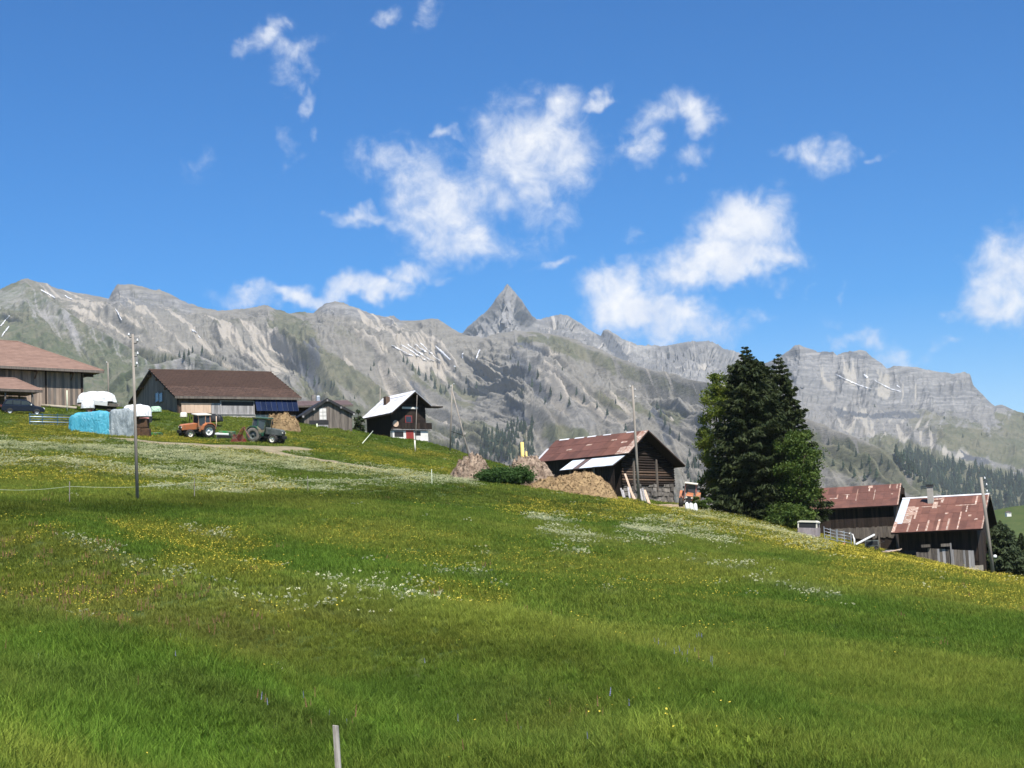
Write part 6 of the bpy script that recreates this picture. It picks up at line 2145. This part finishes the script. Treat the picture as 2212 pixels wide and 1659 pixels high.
b_ = gp(297, 1083); pole('tall grey utility pole standing in the near meadow at the left', b_, upto(b_, 286.5, 722), .085, .06, ((-.18, .15), (.24, .45), (.24, 1.1), (.2, 1.6)))
b_ = gp(1381, 1084, d1=150); pole('tall utility pole standing in front of the log barn', b_, upto(b_, 1366, 833), .14, .10, ((-.22, .2), (.24, .5), (.24, 1.2)))
b_ = gp(2146, 1243, d1=150); pole('leaning utility pole in front of the rusty farmhouse', b_, upto(b_, 2119, 1031), .12, .09, ((.22, .2), (.3, .6), (.3, 1.0)))
b_ = on(238, 178); pole('thin grey pole behind the loaded flat trailer', b_, upto(b_, 233, 783), .09, .07, ((-.12, .1),), group=None)
b_ = on(821, 212); pole('thin dark pole rising behind the chalet roof', b_, upto(b_, 821.5, 838), .08, .06, (), group=None)
b_ = gp(897, 976); r_ = pole('slim mast with pale foot in front of the chalet', b_, upto(b_, 901, 853), .055, .03, (), 'mast', None)
MB().tube([(0, 0, -.1), (.0, 0, 1.3)], .09, 8).build('pale_foot', M_CREAM, r_, True)
# braced pole on the skyline
b_ = on(977, 189)
tp = upto(b_, 977, 830)
A_ = pole('braced utility pole with a long slanting strut on the skyline', b_, tp, .10, .08, ((.2, .1), (-.16, .35)), group=None)
d_ = tp - b_
q_ = on(1021, 187) - b_
MB().tube([tuple(q_ - Vector((0, 0, .5))), tuple(d_ - Vector((0, 0, .9)))], [.10, .07], 10).build('strut', M_POLE, A_, True)
f_ = .30
MB().tube([tuple(d_ * f_), tuple(q_ + (d_ - q_) * f_)], .045, 6).build('tie_bar', M_BLACKM, A_)

# ------------------------------------------------------------------ fences and small things
M_TAPE = simple('white_fence_tape', (.75, .78, .60, 1), (.6, .65, .45, 1), 2, .6)
fpts = [gp(-60, 1096), gp(150, 1090), gp(420, 1076), gp(665, 1064), gp(933, 1049, d1=160)]
FN = empty('electric_fence', fpts[0], 0, 'low electric fence tape running along the meadow below the white flowers', 'fence')
lc = [p - fpts[0] for p in fpts]
tp_ = MB()
for a_, c_ in zip(lc[:-1], lc[1:]):
    pts_ = [a_ + (c_ - a_) * t + Vector((0, 0, .82 - .14 * math.sin(math.pi * t))) for t in np.linspace(0, 1, 12)]
    tp_.tube([tuple(p) for p in pts_], .008, 4)
tp_.build('tape', M_TAPE, FN)
for k, p in enumerate(lc):
    MB().tube([tuple(p - Vector((0, 0, .2))), tuple(p + Vector((.02, 0, 1.05 if k < 4 else 1.25)))], .022 if k < 4 else .035, 6).build('post', M_TAPE if k == 4 else M_POLE, FN)

b_ = on(722, 18.2)
KEEP_OUT.append((b_.x, b_.y - .6, 0, .16, .75))
FP = empty('fence_post', b_, 0, 'short split wooden post standing in the foreground grass', 'post')
t_ = at(725, 1566, b_.y) - b_
MB().add([(-.036, -.03, -.3), (.034, -.033, -.3), (.036, .03, -.3), (-.034, .033, -.3)] + [(t_.x - .034, -.03, t_.z), (t_.x + .030, -.028, t_.z - .006), (t_.x + .032, .028, t_.z - .012), (t_.x - .032, .03, t_.z)],
         [(0, 3, 2, 1), (4, 5, 6, 7), (0, 1, 5, 4), (1, 2, 6, 5), (2, 3, 7, 6), (3, 0, 4, 7)]).build('stake', simple('split_silver_wood', (.52, .48, .42, 1), (.16, .14, .12, 1), 6, .9, bump=.3, stretch=(4, 4, .35)), FP, bevel=.004)
MB().tube([(-.05, -.03, t_.z * .22), (-.1, -.05, t_.z * .24)], .022, 8).build('insulator', M_BLACKM, FP, True)

# tubular gates stacked beside the turquoise tarpaulin
M_TEAL = simple('teal_tube', (.07, .15, .18, 1), (.05, .11, .14, 1), 2, .5, .3)
M_PALEB = simple('pale_blue_tube', (.42, .52, .60, 1), (.34, .43, .5, 1), 2, .4, .3)
for k in range(2):
    g0 = gp(64, 919, d1=170) + Vector((0, k * .25, 0)); g1 = gp(160, 921, d1=170) + Vector((0, k * .25, 0))
    GT = empty('tubular_gate', g0, 0, ['stack of pale blue tubular cattle gates beside the turquoise tarpaulin, front one', 'dark teal tubular gate leaning right behind the pale blue one'][k], 'gate', 'cattle gates by the tarpaulin')
    e_ = g1 - g0
    for j in range(5):
        z_ = .12 + j * .24
        MB().tube([(0, 0, z_), (e_.x, e_.y, e_.z + z_)], .05 if j % 2 else .035, 8).build('rail', M_PALEB if (j % 2) ^ k else M_TEAL, GT, True)
    for f_ in (0, .28, .62, 1):
        MB().tube([(e_.x * f_, e_.y * f_ - .05, e_.z * f_), (e_.x * f_, e_.y * f_ - .05, e_.z * f_ + 1.2)], .035, 6).build('upright', M_TEAL, GT)

# galvanised hurdles beside the livestock trailer
for k, (xa, xb, dp) in enumerate(((1777, 1803, 152), (1805, 1834, 152.6))):
    g0, g1 = on(xa, dp), on(xb, dp)
    GT = empty('metal_hurdle', g0, 0, ['grey metal hurdle right beside the livestock trailer', 'grey metal hurdle next to the white bent pipe'][k], 'hurdle', 'hurdles by the trailer')
    e_ = g1 - g0
    for j in range(4):
        MB().tube([(0, 0, .25 + j * .3), (e_.x, e_.y, e_.z + .25 + j * .3)], .03, 6).build('rail', M_ALU, GT, True)
    for f_ in (0, .5, 1):
        MB().tube([(e_.x * f_, e_.y * f_ - .04, e_.z * f_ - .2), (e_.x * f_, e_.y * f_ - .04, e_.z * f_ + 1.3)], .04, 6).build('upright', M_ALU, GT)
p_ = on(1840, 152)
o = MB().tube([(0, 0, -.2), (.05, 0, .7), (-.1, 0, 1.15), (-.4, 0, 1.3)], .09, 8).build('bent_pipe', M_WHITEP, None, True)
o.location = p_; tag(o, 'white bent pipe standing beside the metal hurdles', 'pipe')
p_ = on(1846, 151)
o = MB().box(-.1, 2.0, -.1, .1, 0, .16).build('squared_beam', M_WHITEP, None, bevel=.02)
o.location = p_ + Vector((0, 0, .3)); o.rotation_euler = (0, -.42, .1); tag(o, 'white squared beam lying at a slant by the hurdles', 'beam')
p_ = on(1878, 152)
BX = empty('feed_cart', p_, -.2, 'small grey box cart in front of the right plank barn', 'cart')
MB().box(-.65, .65, -.4, .4, .35, .95).build('tub', M_GREYM, BX, bevel=.04)
MB().box(-.55, .55, -.43, -.39, .5, .85).build('opening', M_BLACKM, BX)
for s_ in (-1, 1):
    wheel(BX, .4 * s_, -.45, .22, .1, M_BLACKM, M_TYRE, -1)
MB().tube([(.6, 0, .6), (1.2, 0, .8)], .03, 6).build('handle', M_BLACKM, BX)
o = MB().lathe([(.0, 0), (.14, 0), (.18, .32), (.16, .32), (.12, .02)], 'z', (0, 0, 0), 14).build('bucket', M_ORANGE, None, True)
o.location = on(1817, 150); tag(o, 'small orange bucket in the grass below the hurdles', 'bucket')
for k in range(6):
    p_ = on(1908 + k * 4.5, 151 - (k % 2) * .4)
    o = MB().box(-.55, .55, -.1, .1, 0, .07).build('board', M_WOOD_PALE if k % 2 else M_WOOD_SILVER, None)
    o.location = p_ + Vector((0, 0, .25 + k * .07)); o.rotation_euler = (random.uniform(-.1, .1), random.uniform(-.2, .2), random.uniform(-.5, .5))
    tag(o, ['short silver board at the left bottom of the board pile by the rusty farmhouse', 'pale board second from the left in the pile by the rusty farmhouse', 'silver board third from the left in the pile by the rusty farmhouse', 'pale board fourth from the left in the pile by the rusty farmhouse', 'silver board fifth from the left in the pile by the rusty farmhouse', 'pale board topmost at the right of the pile by the rusty farmhouse'][k], 'board', 'boards piled by the farmhouse')
o = MB().lathe([(0, 0), (.25, .0), (.36, .2), (.33, .2), (.2, .04)], 'z', (0, 0, 0), 18).build('wash_tub', M_WHITEP, None, True)
o.location = on(2131, 146) + Vector((0, 0, .15)); tag(o, 'round white tub in the grass beside the leaning pole', 'tub')
o = MB().lathe([(0, 0), (.11, .0), (.11, .08), (0, .08)], 'y', (0, 0, 0), 16).build('round_sign', M_WHITEP, None, True)
b_ = gp(2146, 1243, d1=150)
o.location = b_ + (upto(b_, 2119, 1031) - b_) * .19 + Vector((.22, -.12, 0)); tag(o, 'small round white plate fixed low on the leaning pole', 'plate')

# boards leaning on the corner of the log barn
LB_ = [((1350, 1023), (1372, 1082), .10), ((1345, 1058), (1352, 1076), .08), ((1341, 1054), (1349, 1078), .08), ((1362, 1060), (1376, 1084), .10), ((1383, 1056), (1390, 1086), .09), ((1388, 1054), (1396, 1088), .09), ((1392, 1058), (1404, 1090), .13), ((1357, 1052), (1362, 1082), .08)]
ORD = ['tallest pale board leaning on the corner of the log barn', 'short board leaning by the straw heap, second from the left', 'short leaning board nearest the straw heap', 'pale board leaning left of the middle pole', 'thin board leaning just right of the middle pole', 'board leaning second right of the middle pole', 'wide white board leaning furthest right against the log barn', 'dull board leaning beside the tallest one at the barn corner']
for k, ((xa, ya), (xb, yb), w_) in enumerate(LB_):
    dp = 154.5 - k * .12
    p0, p1 = on(xb, dp - 1.2), at(xa, ya, dp + .6)
    d_ = p1 - p0
    s2 = Vector((1, -.2, 0)).normalized() * w_
    n2 = d_.cross(s2).normalized() * .04
    V = [p0 - s2, p0 + s2, p1 + s2, p1 - s2]
    V = [v - p0 for v in V]
    o = MB().add([tuple(v) for v in V] + [tuple(v + n2) for v in V], [(0, 1, 2, 3), (7, 6, 5, 4), (0, 4, 5, 1), (1, 5, 6, 2), (2, 6, 7, 3), (3, 7, 4, 0)]).build('leaning_board', M_WOOD_PALE if k in (0, 3, 6) else M_WOOD_SILVER, None)
    o.location = p0
    tag(o, ORD[k], 'board', 'boards leaning on the log barn')
for k in range(3):
    p_ = on(1428 + k * 14, 155 - k * .5)
    o = MB().box(-1.1, 1.1, -.12, .12, 0, .07).build('plank', M_WOOD_PALE, None)
    o.location = p_ + Vector((0, 0, .12)); o.rotation_euler = (0, 0, -.1 + .12 * k)
    tag(o, ['pale plank lying in the grass below the log barn', 'pale plank lying in the middle of the track by the log barn', 'pale plank lying nearest the front-facing tractor'][k], 'plank', 'planks lying by the log barn')
for k, x_ in enumerate((1484, 1493, 1502)):
    drape('feed_sack', ['white sack standing left of three in front of the orange tractor', 'white sack in the middle of three in front of the orange tractor', 'white sack standing right of three in front of the orange tractor'][k], x_ - 4, x_ + 5, 1087 + k, 1102, 150, M_WHITEP, .4, 40 + k, .2, 3, 'sack')['group'] = 'sacks in front of the tractor'

# yellow posts behind the dung heap
for k, (x_, yt, w_) in enumerate(((1134, 955, .17), (1142.5, 975, .09))):
    b_ = on(x_, 150)
    o = MB().tube([(0, 0, -.3), (0, 0, at(x_, yt, b_.y).z - b_.z)], w_, 10).build('yellow_post', simple('pale_yellow_paint', (.75, .55, .18, 1), (.62, .45, .15, 1), 1.5, .6), None, True)
    o.location = b_
    tag(o, ['thick pale yellow post rising behind the dung heap', 'thin short yellow post beside the thick one behind the dung heap'][k], 'post')
# green plough near the left pole, slanting rail by the chalet, log by the plank barn
PL = settle(334, 943, .3, 'plough', 'small green plough in the grass right of the left pole', 'plough')
MB().tube([(-.6, 0, .25), (.6, 0, .4)], .06, 8).build('beam', M_GREENB, PL, True)
for x_ in (-.45, -.05, .35):
    MB().prism([(x_, .02), (x_ + .3, .05), (x_ + .12, .42), (x_ + .02, .4)], -.05, .05).build('share', M_GREENB, PL)
MB().lathe([(.1, -.03), (.22, -.03), (.22, .03), (.1, .03)], 'y', (.55, -.1, .22), 16).build('wheel', M_GREENP, PL)
g0, g1 = gp(783, 961), gp(806, 944)
o = MB().tube([(0, 0, .15), tuple(g1 - g0 + Vector((0, 0, .7)))], .045, 6).build('slanting_rail', M_TAPE, None, True)
o.location = g0; tag(o, 'pale slanting rail in the grass below the chalet', 'rail')
g0, g1 = on(92, 168), on(168, 167)
o = MB().tube([(0, 0, .25), tuple(g1 - g0 + Vector((0, 0, .25)))], .16, 8).build('squared_log', simple('pale_old_log', (.42, .37, .29, 1), (.3, .26, .2, 1), 1, .9), None, True)
o.location = g0; tag(o, 'long pale log lying along the foot of the grey plank barn', 'log')
for k, (x_, yt) in enumerate(((147.5, 843), (471.5, 899), (690, 915))):
    b_ = on(x_, (165, 167, 180)[k])
    o = MB().tube([(0, 0, -.2), (0, 0, at(x_, yt, b_.y).z - b_.z)], (.05, .05, .08)[k], 7).build('stake', M_TAPE if k != 1 else M_WOOD_PALE, None, True)
    o.location = b_
    tag(o, ['thin pale pole in front of the grey plank barn', 'short pale stake below the pale panel of the brown barn', 'short pale stake by the grey shed'][k], 'stake')

sow_grass()
sow_flowers()

# ------------------------------------------------------------------ air
_tops = [max(v.co.z for v in o_.data.vertices) for o_, _b in MOUNTS.values()]
hb = MB().box(gx.min() - 5, gx.max() + 5, gy.min() - 5, gy.max() + 5, min(gz.min(), -60) - 1, max(_tops) + 15)
hm = bpy.data.materials.new('haze_air')
hm.use_nodes = True
hm.node_tree.nodes.clear()
pv = hm.node_tree.nodes.new('ShaderNodeVolumePrincipled')
pv.inputs['Color'].default_value = (.84, .92, 1.0, 1)
pv.inputs['Density'].default_value = 3.4e-5
pv.inputs['Anisotropy'].default_value = 0.0
ho = hm.node_tree.nodes.new('ShaderNodeOutputMaterial')
hm.node_tree.links.new(pv.outputs[0], ho.inputs['Volume'])
hz_ = hb.build('haze', hm)
tag(hz_, 'thin bluish mountain haze', kind='stuff')
